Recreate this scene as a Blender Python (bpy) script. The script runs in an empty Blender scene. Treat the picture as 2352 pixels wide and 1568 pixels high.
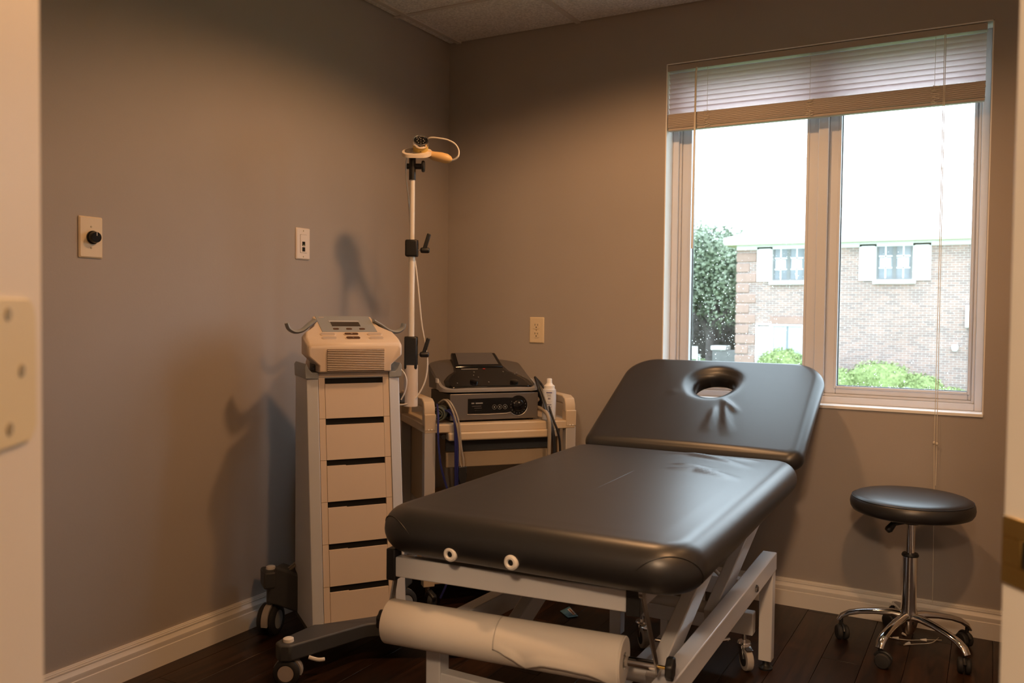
import bpy, bmesh, math, random
from mathutils import Vector, Matrix
random.seed(7)
scene = bpy.context.scene
COL = scene.collection

# ------------------------------------------------------------------ camera, world, lights, exposure
CAM = Vector((2.2567, -3.3973, 1.1141))
YAW, PITCH, ROLL, FPX = math.radians(29.2606), math.radians(1.8694), math.radians(0.6322), 1970.04
cam_data = bpy.data.cameras.new('camera')
cam_data.sensor_width = 36.0
cam_data.lens = FPX / 2352 * 36.0
cam_data.clip_start = 0.02
cam_data.clip_end = 400
cam_data.dof.use_dof = True
cam_data.dof.focus_distance = 2.7
cam_data.dof.aperture_fstop = 5.4
cam = bpy.data.objects.new('camera', cam_data)
COL.objects.link(cam)
f0 = Vector((-math.sin(YAW), math.cos(YAW), 0)); r0 = Vector((math.cos(YAW), math.sin(YAW), 0)); u0 = Vector((0, 0, 1))
fw = f0 * math.cos(PITCH) - u0 * math.sin(PITCH); up = u0 * math.cos(PITCH) + f0 * math.sin(PITCH)
rt = r0 * math.cos(ROLL) + up * math.sin(ROLL); up2 = up * math.cos(ROLL) - r0 * math.sin(ROLL)
cam.matrix_world = Matrix(((rt.x, up2.x, -fw.x, CAM.x), (rt.y, up2.y, -fw.y, CAM.y), (rt.z, up2.z, -fw.z, CAM.z), (0, 0, 0, 1)))
scene.camera = cam

world = bpy.data.worlds.new('overcast_sky'); scene.world = world; world.use_nodes = True
bg = world.node_tree.nodes['Background']
bg.inputs['Color'].default_value = (0.74, 0.87, 1.0, 1)
bg.inputs['Strength'].default_value = 6.5

vs = scene.view_settings
vs.view_transform = 'Standard'; vs.look = 'None'; vs.gamma = 1.0; vs.use_curve_mapping = False
vs.exposure = 0.0
scene.cycles.use_denoising = True
scene.cycles.max_bounces = 10
scene.cycles.sample_clamp_indirect = 6.0

WARM = (1.0, 0.525, 0.235)
CANS = [(1.17, -1.04, 74.0), (2.45, -1.10, 18.0), (2.28, -2.24, 84.0)]
HALL_POWER = 115.0

# ------------------------------------------------------------------ helpers
class MB:
    def __init__(s): s.v = []; s.f = []
    def add(s, vs, fs):
        o = len(s.v); s.v += [Vector(v) for v in vs]; s.f += [tuple(i + o for i in f) for f in fs]; return s
    def box(s, c, d, rot=None):
        x, y, z = d[0] / 2, d[1] / 2, d[2] / 2
        vs = [Vector(p) for p in ((-x,-y,-z),(x,-y,-z),(x,y,-z),(-x,y,-z),(-x,-y,z),(x,-y,z),(x,y,z),(-x,y,z))]
        if rot is not None: vs = [rot @ v for v in vs]
        c = Vector(c)
        return s.add([v + c for v in vs], [(0,3,2,1),(4,5,6,7),(0,1,5,4),(1,2,6,5),(2,3,7,6),(3,0,4,7)])
    def b2(s, lo, hi):
        return s.box([(a + b) / 2 for a, b in zip(lo, hi)], [abs(b - a) for a, b in zip(lo, hi)])
    def bar(s, p0, p1, w, h, upv=(0, 0, 1)):
        p0 = Vector(p0); p1 = Vector(p1); d = p1 - p0; L = d.length; d.normalize()
        u = Vector(upv); x = d.cross(u); 
        if x.length < 1e-4: x = d.cross(Vector((0, 1, 0)))
        x.normalize(); u = x.cross(d)
        R = Matrix((x, d, u)).transposed()
        return s.box((p0 + p1) / 2, (w, L, h), R)
    def cyl(s, p0, p1, r0, r1=None, n=20, cap=True):
        return s.tube([p0, p1], r0 if r1 is None else [r0, r1], n, cap)
    def tube(s, path, r, n=10, cap=True, closed=False):
        P = [Vector(p) for p in path]; m = len(P)
        rr = r if isinstance(r, (list, tuple)) else [r] * m
        T = []
        for i in range(m):
            if closed: t = P[(i + 1) % m] - P[i - 1]
            else: t = P[min(i + 1, m - 1)] - P[max(i - 1, 0)]
            T.append(t.normalized())
        a = Vector((0, 0, 1)) if abs(T[0].z) < 0.9 else Vector((1, 0, 0))
        nrm = (a - T[0] * a.dot(T[0])).normalized()
        vs = []; fs = []
        for i in range(m):
            nrm = (nrm - T[i] * nrm.dot(T[i])).normalized(); b = T[i].cross(nrm)
            for k in range(n):
                t = 2 * math.pi * k / n
                vs.append(P[i] + (nrm * math.cos(t) + b * math.sin(t)) * rr[i])
        for i in range(m if closed else m - 1):
            j = (i + 1) % m
            for k in range(n):
                k2 = (k + 1) % n
                fs.append((i * n + k, i * n + k2, j * n + k2, j * n + k))
        if cap and not closed:
            fs.append(tuple(range(n - 1, -1, -1))); fs.append(tuple((m - 1) * n + k for k in range(n)))
        return s.add(vs, fs)
    def lathe(s, prof, c=(0, 0, 0), n=28, M=None):
        vs = []; fs = []; m = len(prof)
        for r, z in prof:
            for k in range(n):
                t = 2 * math.pi * k / n
                p = Vector((max(r, 1e-5) * math.cos(t), max(r, 1e-5) * math.sin(t), z))
                if M is not None: p = M @ p
                vs.append(p + Vector(c))
        for i in range(m - 1):
            for k in range(n):
                k2 = (k + 1) % n
                fs.append((i * n + k, i * n + k2, (i + 1) * n + k2, (i + 1) * n + k))
        fs.append(tuple(range(n - 1, -1, -1))); fs.append(tuple((m - 1) * n + k for k in range(n)))
        return s.add(vs, fs)
    def loft(s, rings, cap=True):
        n = len(rings[0]); vs = [p for r in rings for p in r]; fs = []
        for i in range(len(rings) - 1):
            for k in range(n):
                k2 = (k + 1) % n
                fs.append((i * n + k, i * n + k2, (i + 1) * n + k2, (i + 1) * n + k))
        if cap:
            fs.append(tuple(range(n - 1, -1, -1))); fs.append(tuple((len(rings) - 1) * n + k for k in range(n)))
        return s.add(vs, fs)
    def prism(s, poly, d, M=None):
        """poly in xy, extruded 0..d along z, then M."""
        a = [Vector((p[0], p[1], 0)) for p in poly]; b = [Vector((p[0], p[1], d)) for p in poly]
        if M is not None: a = [M @ p for p in a]; b = [M @ p for p in b]
        return s.loft([a, b])
    def build(s, name, mat, parent=None, bevel=0, seg=2, angle=38, loc=None, rot=None):
        me = bpy.data.meshes.new(name); me.from_pydata([tuple(v) for v in s.v], [], s.f); me.validate()
        bm = bmesh.new(); bm.from_mesh(me); bmesh.ops.recalc_face_normals(bm, faces=bm.faces); bm.to_mesh(me); bm.free()
        me.shade_smooth(); me.set_sharp_from_angle(angle=math.radians(angle))
        me.materials.append(MAT[mat])
        o = bpy.data.objects.new(name, me); COL.objects.link(o)
        if parent is not None: o.parent = parent
        if loc is not None: o.location = loc
        if rot is not None: o.rotation_euler = rot
        if bevel:
            m = o.modifiers.new('bevel', 'BEVEL'); m.width = bevel; m.segments = seg; m.limit_method = 'ANGLE'; m.angle_limit = math.radians(40)
        return o
def tag(o, label=None, cat=None, group=None, kind=None):
    if label: o['label'] = label
    if cat: o['category'] = cat
    if group: o['group'] = group
    if kind: o['kind'] = kind
    return o
def thing(name, label, cat, loc=(0, 0, 0), rotz=0, group=None):
    o = bpy.data.objects.new(name, None); COL.objects.link(o); o.empty_display_size = 0.1
    o.location = loc; o.rotation_euler = (0, 0, rotz)
    return tag(o, label, cat, group)
def inst(src, name, parent, loc=(0, 0, 0), rot=None, scale=None):
    o = src.copy(); o.name = name; COL.objects.link(o); o.parent = parent; o.location = loc
    if rot is not None: o.rotation_euler = rot
    if scale is not None: o.scale = scale
    return o
def copy_tree(o, parent=None):
    c = o.copy(); COL.objects.link(c); c.parent = parent
    for ch in o.children: copy_tree(ch, c)
    return c
def catmull(pts, n=8):
    P = [Vector(p) for p in pts]; out = []
    for i in range(len(P) - 1):
        p0 = P[max(i - 1, 0)]; p1 = P[i]; p2 = P[i + 1]; p3 = P[min(i + 2, len(P) - 1)]
        for k in range(n):
            t = k / n
            out.append(0.5 * ((2 * p1) + (p2 - p0) * t + (2 * p0 - 5 * p1 + 4 * p2 - p3) * t * t + (3 * p1 - p0 - 3 * p2 + p3) * t ** 3))
    out.append(P[-1]); return out
def rrect(a, b, r_lo, r_hi, off=0, n=10, m=6):
    """rounded rectangle outline, half sizes a,b; corner radii at -y and +y ends; inset by off."""
    a2, b2 = a - off, b - off; pts = []
    cs = [(1, -1, r_lo, -90), (1, 1, r_hi, 0), (-1, 1, r_hi, 90), (-1, -1, r_lo, 180)]
    arcs = []
    for sx, sy, r, a0 in cs:
        r = min(max(r - off, 0.003), a2 * 0.98, b2 * 0.98) if a2 > 0.003 else 0.001
        cx, cy = sx * (a2 - r), sy * (b2 - r)
        arcs.append([(cx + r * math.cos(math.radians(a0 + 90 * k / n)), cy + r * math.sin(math.radians(a0 + 90 * k / n))) for k in range(n + 1)])
    for i in range(4):
        pts += arcs[i]; p = arcs[i][-1]; q = arcs[(i + 1) % 4][0]
        for k in range(1, m): pts.append((p[0] + (q[0] - p[0]) * k / m, p[1] + (q[1] - p[1]) * k / m))
    return pts

# ------------------------------------------------------------------ materials
MAT = {}
def mat(name, col, rough=0.5, metal=0.0, var=0.0, vscale=6.0, bump=0.0, bscale=80.0, spec=0.5, coat=0.0, trans=0.0, sheen=0.0, coord='Object', stretch=None):
    m = bpy.data.materials.new(name); m.use_nodes = True; nt = m.node_tree; n = nt.nodes; L = nt.links
    p = n['Principled BSDF']
    p.inputs['Base Color'].default_value = (*col, 1); p.inputs['Roughness'].default_value = rough
    p.inputs['Metallic'].default_value = metal; p.inputs['Specular IOR Level'].default_value = spec
    p.inputs['Coat Weight'].default_value = coat; p.inputs['Coat Roughness'].default_value = 0.12
    tc = n.new('ShaderNodeTexCoord'); mp = n.new('ShaderNodeMapping'); L.new(tc.outputs[coord], mp.inputs[0])
    if stretch: mp.inputs['Scale'].default_value = stretch
    if var:
        nz = n.new('ShaderNodeTexNoise'); nz.inputs['Scale'].default_value = vscale; nz.inputs['Detail'].default_value = 4
        L.new(mp.outputs[0], nz.inputs['Vector'])
        rp = n.new('ShaderNodeValToRGB'); rp.color_ramp.elements[0].position = 0.3; rp.color_ramp.elements[1].position = 0.7
        rp.color_ramp.elements[0].color = (*[c * (1 - var) for c in col], 1); rp.color_ramp.elements[1].color = (*[min(1, c * (1 + var)) for c in col], 1)
        L.new(nz.outputs['Fac'], rp.inputs[0]); L.new(rp.outputs[0], p.inputs['Base Color'])
    if bump:
        nb = n.new('ShaderNodeTexNoise'); nb.inputs['Scale'].default_value = bscale; nb.inputs['Detail'].default_value = 3
        L.new(mp.outputs[0], nb.inputs['Vector'])
        bp = n.new('ShaderNodeBump'); bp.inputs['Strength'].default_value = bump; bp.inputs['Distance'].default_value = 0.004
        L.new(nb.outputs['Fac'], bp.inputs['Height']); L.new(bp.outputs[0], p.inputs['Normal'])
    MAT[name] = m; return m
mat('wall', (0.362, 0.326, 0.298), 0.62, var=0.025, vscale=3, bump=0.06, bscale=140)
mat('trim', (0.74, 0.70, 0.64), 0.38, var=0.02)
mat('jamb', (0.86, 0.82, 0.74), 0.42, var=0.015)
mat('vinyl', (0.64, 0.67, 0.74), 0.35, var=0.01)  # blue shift puts daylight and window glare into the frame colour
mat('tbar', (0.60, 0.56, 0.51), 0.5, var=0.02)
mat('tile', (0.74, 0.72, 0.69), 0.95, var=0.22, vscale=120, bump=0.9, bscale=170)
mat('leather', (0.018, 0.0178, 0.019), 0.385, var=0.08, vscale=9, bump=0.012, bscale=420, spec=0.80)
mat('leather_in', (0.012, 0.012, 0.012), 0.6, var=0.05)
mat('frame', (0.66, 0.66, 0.67), 0.20, var=0.015, spec=0.55)
mat('black', (0.014, 0.014, 0.015), 0.45, var=0.1)
mat('rubber', (0.02, 0.02, 0.022), 0.65, var=0.1)
mat('gloss_black', (0.006, 0.006, 0.007), 0.14, var=0.05)
mat('chrome', (0.78, 0.77, 0.76), 0.09, 1.0, var=0.02)
mat('steel', (0.42, 0.41, 0.40), 0.28, 1.0, var=0.05)
mat('brass', (0.55, 0.38, 0.12), 0.25, 1.0, var=0.08)
mat('paper', (0.72, 0.67, 0.60), 0.85, var=0.02, bump=0.05, bscale=60)
mat('paper_core', (0.45, 0.33, 0.2), 0.9, var=0.08)
mat('cream', (0.68, 0.57, 0.46), 0.42, var=0.015, spec=0.4)
mat('bluegrey', (0.30, 0.33, 0.36), 0.45, var=0.03)
mat('fin', (0.58, 0.61, 0.66), 0.36, var=0.02)  # blue-grey fins, extra blue is window light put into the colour
mat('dark_base', (0.055, 0.058, 0.062), 0.5, var=0.06)
mat('lcd', (0.05, 0.04, 0.03), 0.25, var=0.05)
mat('button', (0.50, 0.43, 0.38), 0.4, var=0.02)
mat('button_dark', (0.09, 0.045, 0.025), 0.4, var=0.04)
mat('slot', (0.004, 0.004, 0.004), 0.9, var=0.1)
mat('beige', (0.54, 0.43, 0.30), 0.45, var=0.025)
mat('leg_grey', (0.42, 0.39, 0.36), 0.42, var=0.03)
mat('beige_shaded', (0.40, 0.31, 0.21), 0.5, var=0.03)  # darker copy of beige, shade below the top shelf put into the colour
mat('amp', (0.19, 0.175, 0.165), 0.34, 0.55, var=0.03)
mat('amp_side', (0.03, 0.03, 0.03), 0.5, var=0.05)
mat('hood_rim', (0.34, 0.32, 0.30), 0.36, 0.3, var=0.03)
mat('hood', (0.085, 0.075, 0.065), 0.4, var=0.05)
mat('screen', (0.10, 0.09, 0.085), 0.2, var=0.03)
mat('mark', (0.22, 0.22, 0.21), 0.5, var=0.05)
mat('red', (0.35, 0.03, 0.03), 0.4, var=0.05)
mat('bottle', (0.62, 0.64, 0.68), 0.3, var=0.03)
mat('cap_white', (0.80, 0.77, 0.72), 0.4, var=0.02)
mat('ink', (0.03, 0.03, 0.22), 0.6, var=0.1)
mat('ink_grey', (0.25, 0.25, 0.32), 0.6, var=0.1)
mat('blue_cable', (0.02, 0.023, 0.13), 0.35, var=0.06)
mat('grey_cable', (0.30, 0.25, 0.19), 0.45, var=0.05)
mat('white_cable', (0.70, 0.66, 0.60), 0.4, var=0.03)
mat('strap', (0.085, 0.10, 0.085), 0.9, var=0.15, vscale=30, bump=0.3, bscale=300)
mat('probe_yellow', (0.62, 0.44, 0.10), 0.4, var=0.04)
mat('probe_orange', (0.72, 0.47, 0.20), 0.42, var=0.05)
mat('ivory', (0.72, 0.60, 0.42), 0.38, var=0.02)
mat('plate_white', (0.72, 0.64, 0.56), 0.38, var=0.02)
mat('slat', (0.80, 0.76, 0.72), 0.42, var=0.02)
mat('slat_shaded', (0.43, 0.375, 0.33), 0.5, var=0.03)  # slat colour darkened, shade on the bunched blind put into the colour
mat('cord', (0.70, 0.64, 0.54), 0.7, var=0.03)
mat('packet', (0.10, 0.22, 0.28), 0.4, var=0.25, vscale=60)
mat('packet_print', (0.75, 0.62, 0.52), 0.5, var=0.05)
mat('packet_brown', (0.25, 0.11, 0.05), 0.5, var=0.1)
mat('lens', (0.9, 0.85, 0.75), 0.3)
mat('hinge', (0.82, 0.74, 0.50), 0.4, var=0.03)
mat('screw', (0.45, 0.37, 0.22), 0.45, 0.4, var=0.1)
mat('void', (0.003, 0.003, 0.003), 0.9, var=0.1)
# exterior
mat('grass', (0.16, 0.22, 0.09), 0.95, var=0.3, vscale=3)
mat('asphalt', (0.16, 0.16, 0.16), 0.95, var=0.15, vscale=5)
mat('ext_white', (0.82, 0.82, 0.82), 0.6, var=0.01)
mat('quoin', (0.36, 0.24, 0.20), 0.85, var=0.08)
mat('shingle', (0.62, 0.60, 0.60), 0.95, var=0.1, vscale=20)
mat('ext_glass', (0.20, 0.22, 0.24), 0.25, var=0.25, vscale=2)
mat('curtain', (0.45, 0.50, 0.52), 0.8, var=0.08, vscale=12)
mat('hedge', (0.26, 0.33, 0.13), 0.9, var=0.35, vscale=14)
mat('leaf', (0.27, 0.32, 0.23), 0.75, var=0.45, vscale=1.2)
mat('bark', (0.10, 0.085, 0.08), 0.95, var=0.3, vscale=8)
mat('utility_grey', (0.20, 0.20, 0.20), 0.8, var=0.08)
mat('soffit', (0.60, 0.60, 0.48), 0.8, var=0.03)

def wood_floor():
    m = mat('plank', (0.045, 0.018, 0.009), 0.36, spec=0.3); nt = m.node_tree; n = nt.nodes; L = nt.links; p = n['Principled BSDF']
    tc = n.new('ShaderNodeTexCoord'); oi = n.new('ShaderNodeObjectInfo'); mp = n.new('ShaderNodeMapping')
    mp.inputs['Scale'].default_value = (14, 1.3, 14); L.new(tc.outputs['Object'], mp.inputs[0])
    ad = n.new('ShaderNodeVectorMath'); ad.operation = 'ADD'; mu = n.new('ShaderNodeMath'); mu.operation = 'MULTIPLY'; mu.inputs[1].default_value = 57
    L.new(oi.outputs['Random'], mu.inputs[0]); L.new(mp.outputs[0], ad.inputs[0]); L.new(mu.outputs[0], ad.inputs[1])
    nz = n.new('ShaderNodeTexNoise'); nz.inputs['Scale'].default_value = 2.2; nz.inputs['Detail'].default_value = 8; nz.inputs['Distortion'].default_value = 1.2
    L.new(ad.outputs[0], nz.inputs['Vector'])
    rp = n.new('ShaderNodeValToRGB'); e = rp.color_ramp.elements; e[0].position = 0.28; e[0].color = (0.008, 0.004, 0.0025, 1); e[1].position = 0.75; e[1].color = (0.050, 0.022, 0.011, 1)
    L.new(nz.outputs['Fac'], rp.inputs[0])
    hs = n.new('ShaderNodeHueSaturation'); L.new(rp.outputs[0], hs.inputs['Color'])
    mr = n.new('ShaderNodeMapRange'); mr.inputs['To Min'].default_value = 0.6; mr.inputs['To Max'].default_value = 1.3; L.new(oi.outputs['Random'], mr.inputs[0]); L.new(mr.outputs[0], hs.inputs['Value'])
    L.new(hs.outputs[0], p.inputs['Base Color'])
    bp = n.new('ShaderNodeBump'); bp.inputs['Strength'].default_value = 0.12; bp.inputs['Distance'].default_value = 0.003; L.new(nz.outputs['Fac'], bp.inputs['Height']); L.new(bp.outputs[0], p.inputs['Normal'])
wood_floor()
def thin_glass():
    m = bpy.data.materials.new('pane_glass'); m.use_nodes = True; nt = m.node_tree; n = nt.nodes; L = nt.links
    for x in list(n): n.remove(x)
    o = n.new('ShaderNodeOutputMaterial'); mx = n.new('ShaderNodeMixShader'); t = n.new('ShaderNodeBsdfTransparent'); g = n.new('ShaderNodeBsdfGlossy'); lw = n.new('ShaderNodeLayerWeight'); lw.inputs['Blend'].default_value = 0.5; pw = n.new('ShaderNodeMath'); pw.operation = 'POWER'; pw.inputs[1].default_value = 5.0; fr = n.new('ShaderNodeMath'); fr.operation = 'MULTIPLY_ADD'; fr.inputs[1].default_value = 0.9; fr.inputs[2].default_value = 0.04; L.new(lw.outputs['Facing'], pw.inputs[0]); L.new(pw.outputs[0], fr.inputs[0])
    t.inputs[0].default_value = (0.95, 0.97, 0.96, 1); g.inputs['Roughness'].default_value = 0.02
    L.new(fr.outputs[0], mx.inputs[0]); L.new(t.outputs[0], mx.inputs[1]); L.new(g.outputs[0], mx.inputs[2]); L.new(mx.outputs[0], o.inputs[0]); MAT['glass'] = m
    m = bpy.data.materials.new('raindrop'); m.use_nodes = True; nt = m.node_tree; n = nt.nodes; L = nt.links
    for x in list(n): n.remove(x)
    o = n.new('ShaderNodeOutputMaterial'); mx = n.new('ShaderNodeMixShader'); t = n.new('ShaderNodeBsdfTranslucent'); g = n.new('ShaderNodeBsdfTransparent')
    t.inputs[0].default_value = (0.95, 0.95, 0.95, 1); mx.inputs[0].default_value = 0.2
    L.new(t.outputs[0], mx.inputs[1]); L.new(g.outputs[0], mx.inputs[2]); L.new(mx.outputs[0], o.inputs[0]); MAT['drop'] = m
thin_glass()
def slat_mat():
    m = MAT['slat']; nt = m.node_tree; n = nt.nodes; L = nt.links; p = n['Principled BSDF']; o = n['Material Output']
    t = n.new('ShaderNodeBsdfTranslucent'); t.inputs[0].default_value = (0.90, 0.82, 0.84, 1); mx = n.new('ShaderNodeMixShader'); mx.inputs[0].default_value = 0.68
    L.new(p.outputs[0], mx.inputs[1]); L.new(t.outputs[0], mx.inputs[2]); L.new(mx.outputs[0], o.inputs[0])
slat_mat()
def brick_mat():
    m = mat('brick', (0.4, 0.25, 0.2), 0.9); nt = m.node_tree; n = nt.nodes; L = nt.links; p = n['Principled BSDF']
    tc = n.new('ShaderNodeTexCoord'); mp = n.new('ShaderNodeMapping'); mp.inputs['Rotation'].default_value = (math.radians(90), 0, 0)
    sep = n.new('ShaderNodeSeparateXYZ'); cmb = n.new('ShaderNodeCombineXYZ'); L.new(tc.outputs['Object'], sep.inputs[0])
    ad = n.new('ShaderNodeMath'); ad.operation = 'ADD'; L.new(sep.outputs['X'], ad.inputs[0]); L.new(sep.outputs['Y'], ad.inputs[1])
    L.new(ad.outputs[0], cmb.inputs['X']); L.new(sep.outputs['Z'], cmb.inputs['Y'])
    b = n.new('ShaderNodeTexBrick'); b.inputs['Scale'].default_value = 1.0; b.inputs['Brick Width'].default_value = 0.21; b.inputs['Row Height'].default_value = 0.068; b.inputs['Mortar Size'].default_value = 0.006
    b.inputs['Color1'].default_value = (0.39, 0.26, 0.22, 1); b.inputs['Color2'].default_value = (0.25, 0.185, 0.17, 1); b.inputs['Mortar'].default_value = (0.50, 0.465, 0.445, 1)
    L.new(cmb.outputs[0], b.inputs['Vector'])
    nz = n.new('ShaderNodeTexNoise'); nz.inputs['Scale'].default_value = 0.9; L.new(tc.outputs['Object'], nz.inputs['Vector'])
    hs = n.new('ShaderNodeHueSaturation'); mr = n.new('ShaderNodeMapRange'); mr.inputs['To Min'].default_value = 0.8; mr.inputs['To Max'].default_value = 1.2
    L.new(nz.outputs['Fac'], mr.inputs[0]); L.new(mr.outputs[0], hs.inputs['Value']); L.new(b.outputs['Color'], hs.inputs['Color']); L.new(hs.outputs[0], p.inputs['Base Color'])
    bp = n.new('ShaderNodeBump'); bp.inputs['Strength'].default_value = 0.4; bp.inputs['Distance'].default_value = 0.01; bp.invert = True; L.new(b.outputs['Fac'], bp.inputs['Height']); L.new(bp.outputs[0], p.inputs['Normal'])
brick_mat()
def emit(name, col, s):
    m = bpy.data.materials.new(name); m.use_nodes = True; p = m.node_tree.nodes['Principled BSDF']; p.inputs['Base Color'].default_value = (*col, 1)
    p.inputs['Emission Color'].default_value = (*col, 1); p.inputs['Emission Strength'].default_value = s; MAT[name] = m
emit('lamp_lens', WARM, 12.0)

# ------------------------------------------------------------------ the room shell
H = 2.3714
WL, WR, ZB, ZT = 1.0652, 2.2351, 0.7742, 2.1396
def struct(name, mb, m, parent=None, **k):
    o = mb.build(name, m, parent, **k)
    if parent is None: o['kind'] = 'structure'
    return o
floor = struct('floor', MB().b2((-0.15, -6.15, -0.12), (5.35, 0.2, -0.012)), 'black')
PW, PL = 0.1225, 1.22
plank_me = [MB().b2((0.0004, 0.0004, -0.012), (PW - 0.0006, PL - 0.0006, 0.0)).build('plank', 'plank', floor, bevel=0.0008, seg=1)]
plank_me[0].location = (0.569 - 5 * PW, -6, 0); rows = int(5.3 / PW) + 1
first = True
for i in range(rows):
    x0 = 0.569 - 5 * PW + i * PW - 0.0
    off = (i * 0.437) % PL
    y = -4.9 - off if x0 < 3.2 else None
    if y is None: continue
    while y < 0.16:
        y1 = min(y + PL, 0.16)
        if first: first = False; plank_me[0].location = (x0, y, 0)
        else:
            o = inst(plank_me[0], 'plank', floor, (x0, y, 0)); o.scale = (1, (y1 - y) / PL, 1)
        y += PL
struct('floor_hall', MB().b2((3.2, -6.15, -0.012), (5.35, 0.2, -0.001)), 'plank')
ceiling = struct('ceiling', MB().b2((-0.15, -6.15, H + 0.03), (5.35, 0.2, H + 0.15)), 'tile')
XT0 = 0.0553
TB = 0.6096
first_tile = None
xs = [-0.0] + [XT0 + TB * k for k in range(0, 6)]
ys = [0.0] + [-0.42 - TB * k for k in range(0, 7)]
for i in range(len(xs) - 1):
    for j in range(len(ys) - 1):
        xa, xb, ya, yb = xs[i] + 0.006, xs[i + 1] - 0.006, ys[j + 1] + 0.006, ys[j] - 0.006
        MB().b2((xa, ya, H - 0.0), (xb, yb, H + 0.016)).build('ceiling_tile', 'tile', ceiling, bevel=0.002)
for k in range(6):
    MB().b2((xs[k + 1] - 0.0115, -4.6, H - 0.0055), (xs[k + 1] + 0.0115, -0.001, H + 0.002)).build('grid_bar', 'tbar', ceiling)
for k in range(1, 8):
    MB().b2((0.001, ys[k] - 0.0115, H - 0.004), (3.2, ys[k] + 0.0115, H + 0.002)).build('grid_bar', 'tbar', ceiling)
struct('wall_left', MB().b2((-0.15, -6.15, -0.1), (0, 0.15, H + 0.1)), 'wall')
wb = MB(); wb.b2((0, 0, -0.1), (WL, 0.15, H + 0.1)).b2((WR, 0, -0.1), (5.35, 0.15, H + 0.1)).b2((WL, 0, -0.1), (WR, 0.15, ZB)).b2((WL, 0, ZT), (WR, 0.15, H + 0.1))
struct('wall_back', wb, 'wall')
struct('wall_right', MB().b2((3.0, -1.95, 0), (3.1, 0, H + 0.02)), 'wall')
struct('wall_hall_right', MB().b2((5.2, -6.15, -0.1), (5.35, 0, H + 0.1)), 'wall')
struct('wall_hall_front', MB().b2((0, -6.15, -0.1), (5.2, -6.0, H + 0.1)), 'wall')

# angled wall with the doorway the picture is taken through
DL = Vector((1.658, -3.023, 0)); DR = Vector((2.269, -2.549, 0))
dd = (DR - DL); DW = dd.length; dd.normalize(); dn = Vector((-dd.y, dd.x, 0))      # dn points into the room
DANG = math.atan2(dd.y, dd.x)
def dpt(a, b, z): return DL + dd * a + dn * b + Vector((0, 0, z))
Rz = Matrix.Rotation(DANG, 3, 'Z')
def dbox(mb, a0, a1, b0, b1, z0, z1):
    return mb.box(dpt((a0 + a1) / 2, (b0 + b1) / 2, (z0 + z1) / 2), (a1 - a0, b1 - b0, z1 - z0), Rz)
aR = (3.06 - DR.x) / dd.x + DW
aL = -(DL.y + 3.6) / dd.y
w = MB(); dbox(w, aL, -0.028, -0.105, -0.004, 0, H + 0.02); dbox(w, DW + 0.028, aR, -0.105, -0.004, 0, H + 0.02); dbox(w, -0.028, DW + 0.028, -0.105, -0.004, 2.08, H + 0.02)
struct('wall_door', w, 'wall')
pL = dpt(aL, 0, 0)
struct('wall_front', MB().b2((0, -3.7, 0), (pL.x + 0.05, -3.6, H + 0.02)), 'wall')
tl = struct('trim_1', dbox(dbox(MB(), -0.026, 0.0, -0.112, 0.0, 0, 2.055), -0.09, -0.02, -0.0, 0.012, 0, 2.11), 'jamb', bevel=0.0015)
tr = struct('trim_2', dbox(dbox(MB(), DW, DW + 0.026, -0.112, 0.0, 0, 2.055), DW + 0.02, DW + 0.09, -0.0, 0.012, 0, 2.11), 'jamb', bevel=0.0015)
struct('trim_3', dbox(dbox(MB(), -0.026, DW + 0.026, -0.112, 0.0, 2.055, 2.08), -0.09, DW + 0.09, 0.0, 0.012, 2.06, 2.13), 'jamb', bevel=0.0015)
# painted hinge leaf on the left jamb
hz = 1.0715; hh = 0.049
leafp = []
for k in range(9): leafp.append((-0.0323 + 0.015 * math.cos(math.radians(90 - 90 * k / 8)) , hh - 0.015 + 0.015 * math.sin(math.radians(90 - 90 * k / 8))))
poly = [(-0.100, hh)] + leafp + [(p[0], -p[1]) for p in reversed(leafp)] + [(-0.100, -hh)]
Mh = Matrix.Translation(dpt(0.0, 0, hz)) @ Matrix(((dn.x, 0, dd.x, 0), (dn.y, 0, dd.y, 0), (0, 1, 0, 0), (0, 0, 0, 1)))
hl = MB().prism(poly, 0.0025, Mh).build('hinge_leaf', 'hinge', tl, bevel=0.0008)
for (b, z) in ((-0.0634, 0.0385), (-0.0427, 0.0005), (-0.0622, -0.0365)):
    MB().lathe([(0, 0.0022), (0.0045, 0.0022), (0.0042, 0.0034), (0.0, 0.0030)], n=14, M=Mh.to_3x3()).build('screw', 'screw', hl, loc=Mh @ Vector((b, z, 0)))
# brass strike plate on the right jamb
Ms = Matrix.Translation(dpt(DW, 0, 0.917)) @ Matrix(((dn.x, 0, -dd.x, 0), (dn.y, 0, -dd.y, 0), (0, 1, 0, 0), (0, 0, 0, 1)))
def sq(x0, x1, y0, y1): return [(x0, y0), (x1, y0), (x1, y1), (x0, y1)]
sp = MB()
for q in (sq(-0.058, -0.001, 0.012, 0.029), sq(-0.058, -0.001, -0.029, -0.012), sq(-0.024, -0.001, -0.012, 0.012), sq(-0.058, -0.046, -0.012, 0.012)): sp.prism(q, 0.0022, Ms)
sp = sp.build('strike_plate', 'brass', tr, bevel=0.0006)
MB().prism(sq(-0.046, -0.024, -0.012, 0.012), 0.0006, Ms).build('latch_hole', 'void', sp)
for y in (0.0205, -0.0205):
    MB().lathe([(0, 0.002), (0.0042, 0.002), (0.004, 0.0036), (0, 0.0030)], n=14, M=Ms.to_3x3()).build('screw', 'brass', sp, loc=Ms @ Vector((-0.036, y, 0)))

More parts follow.
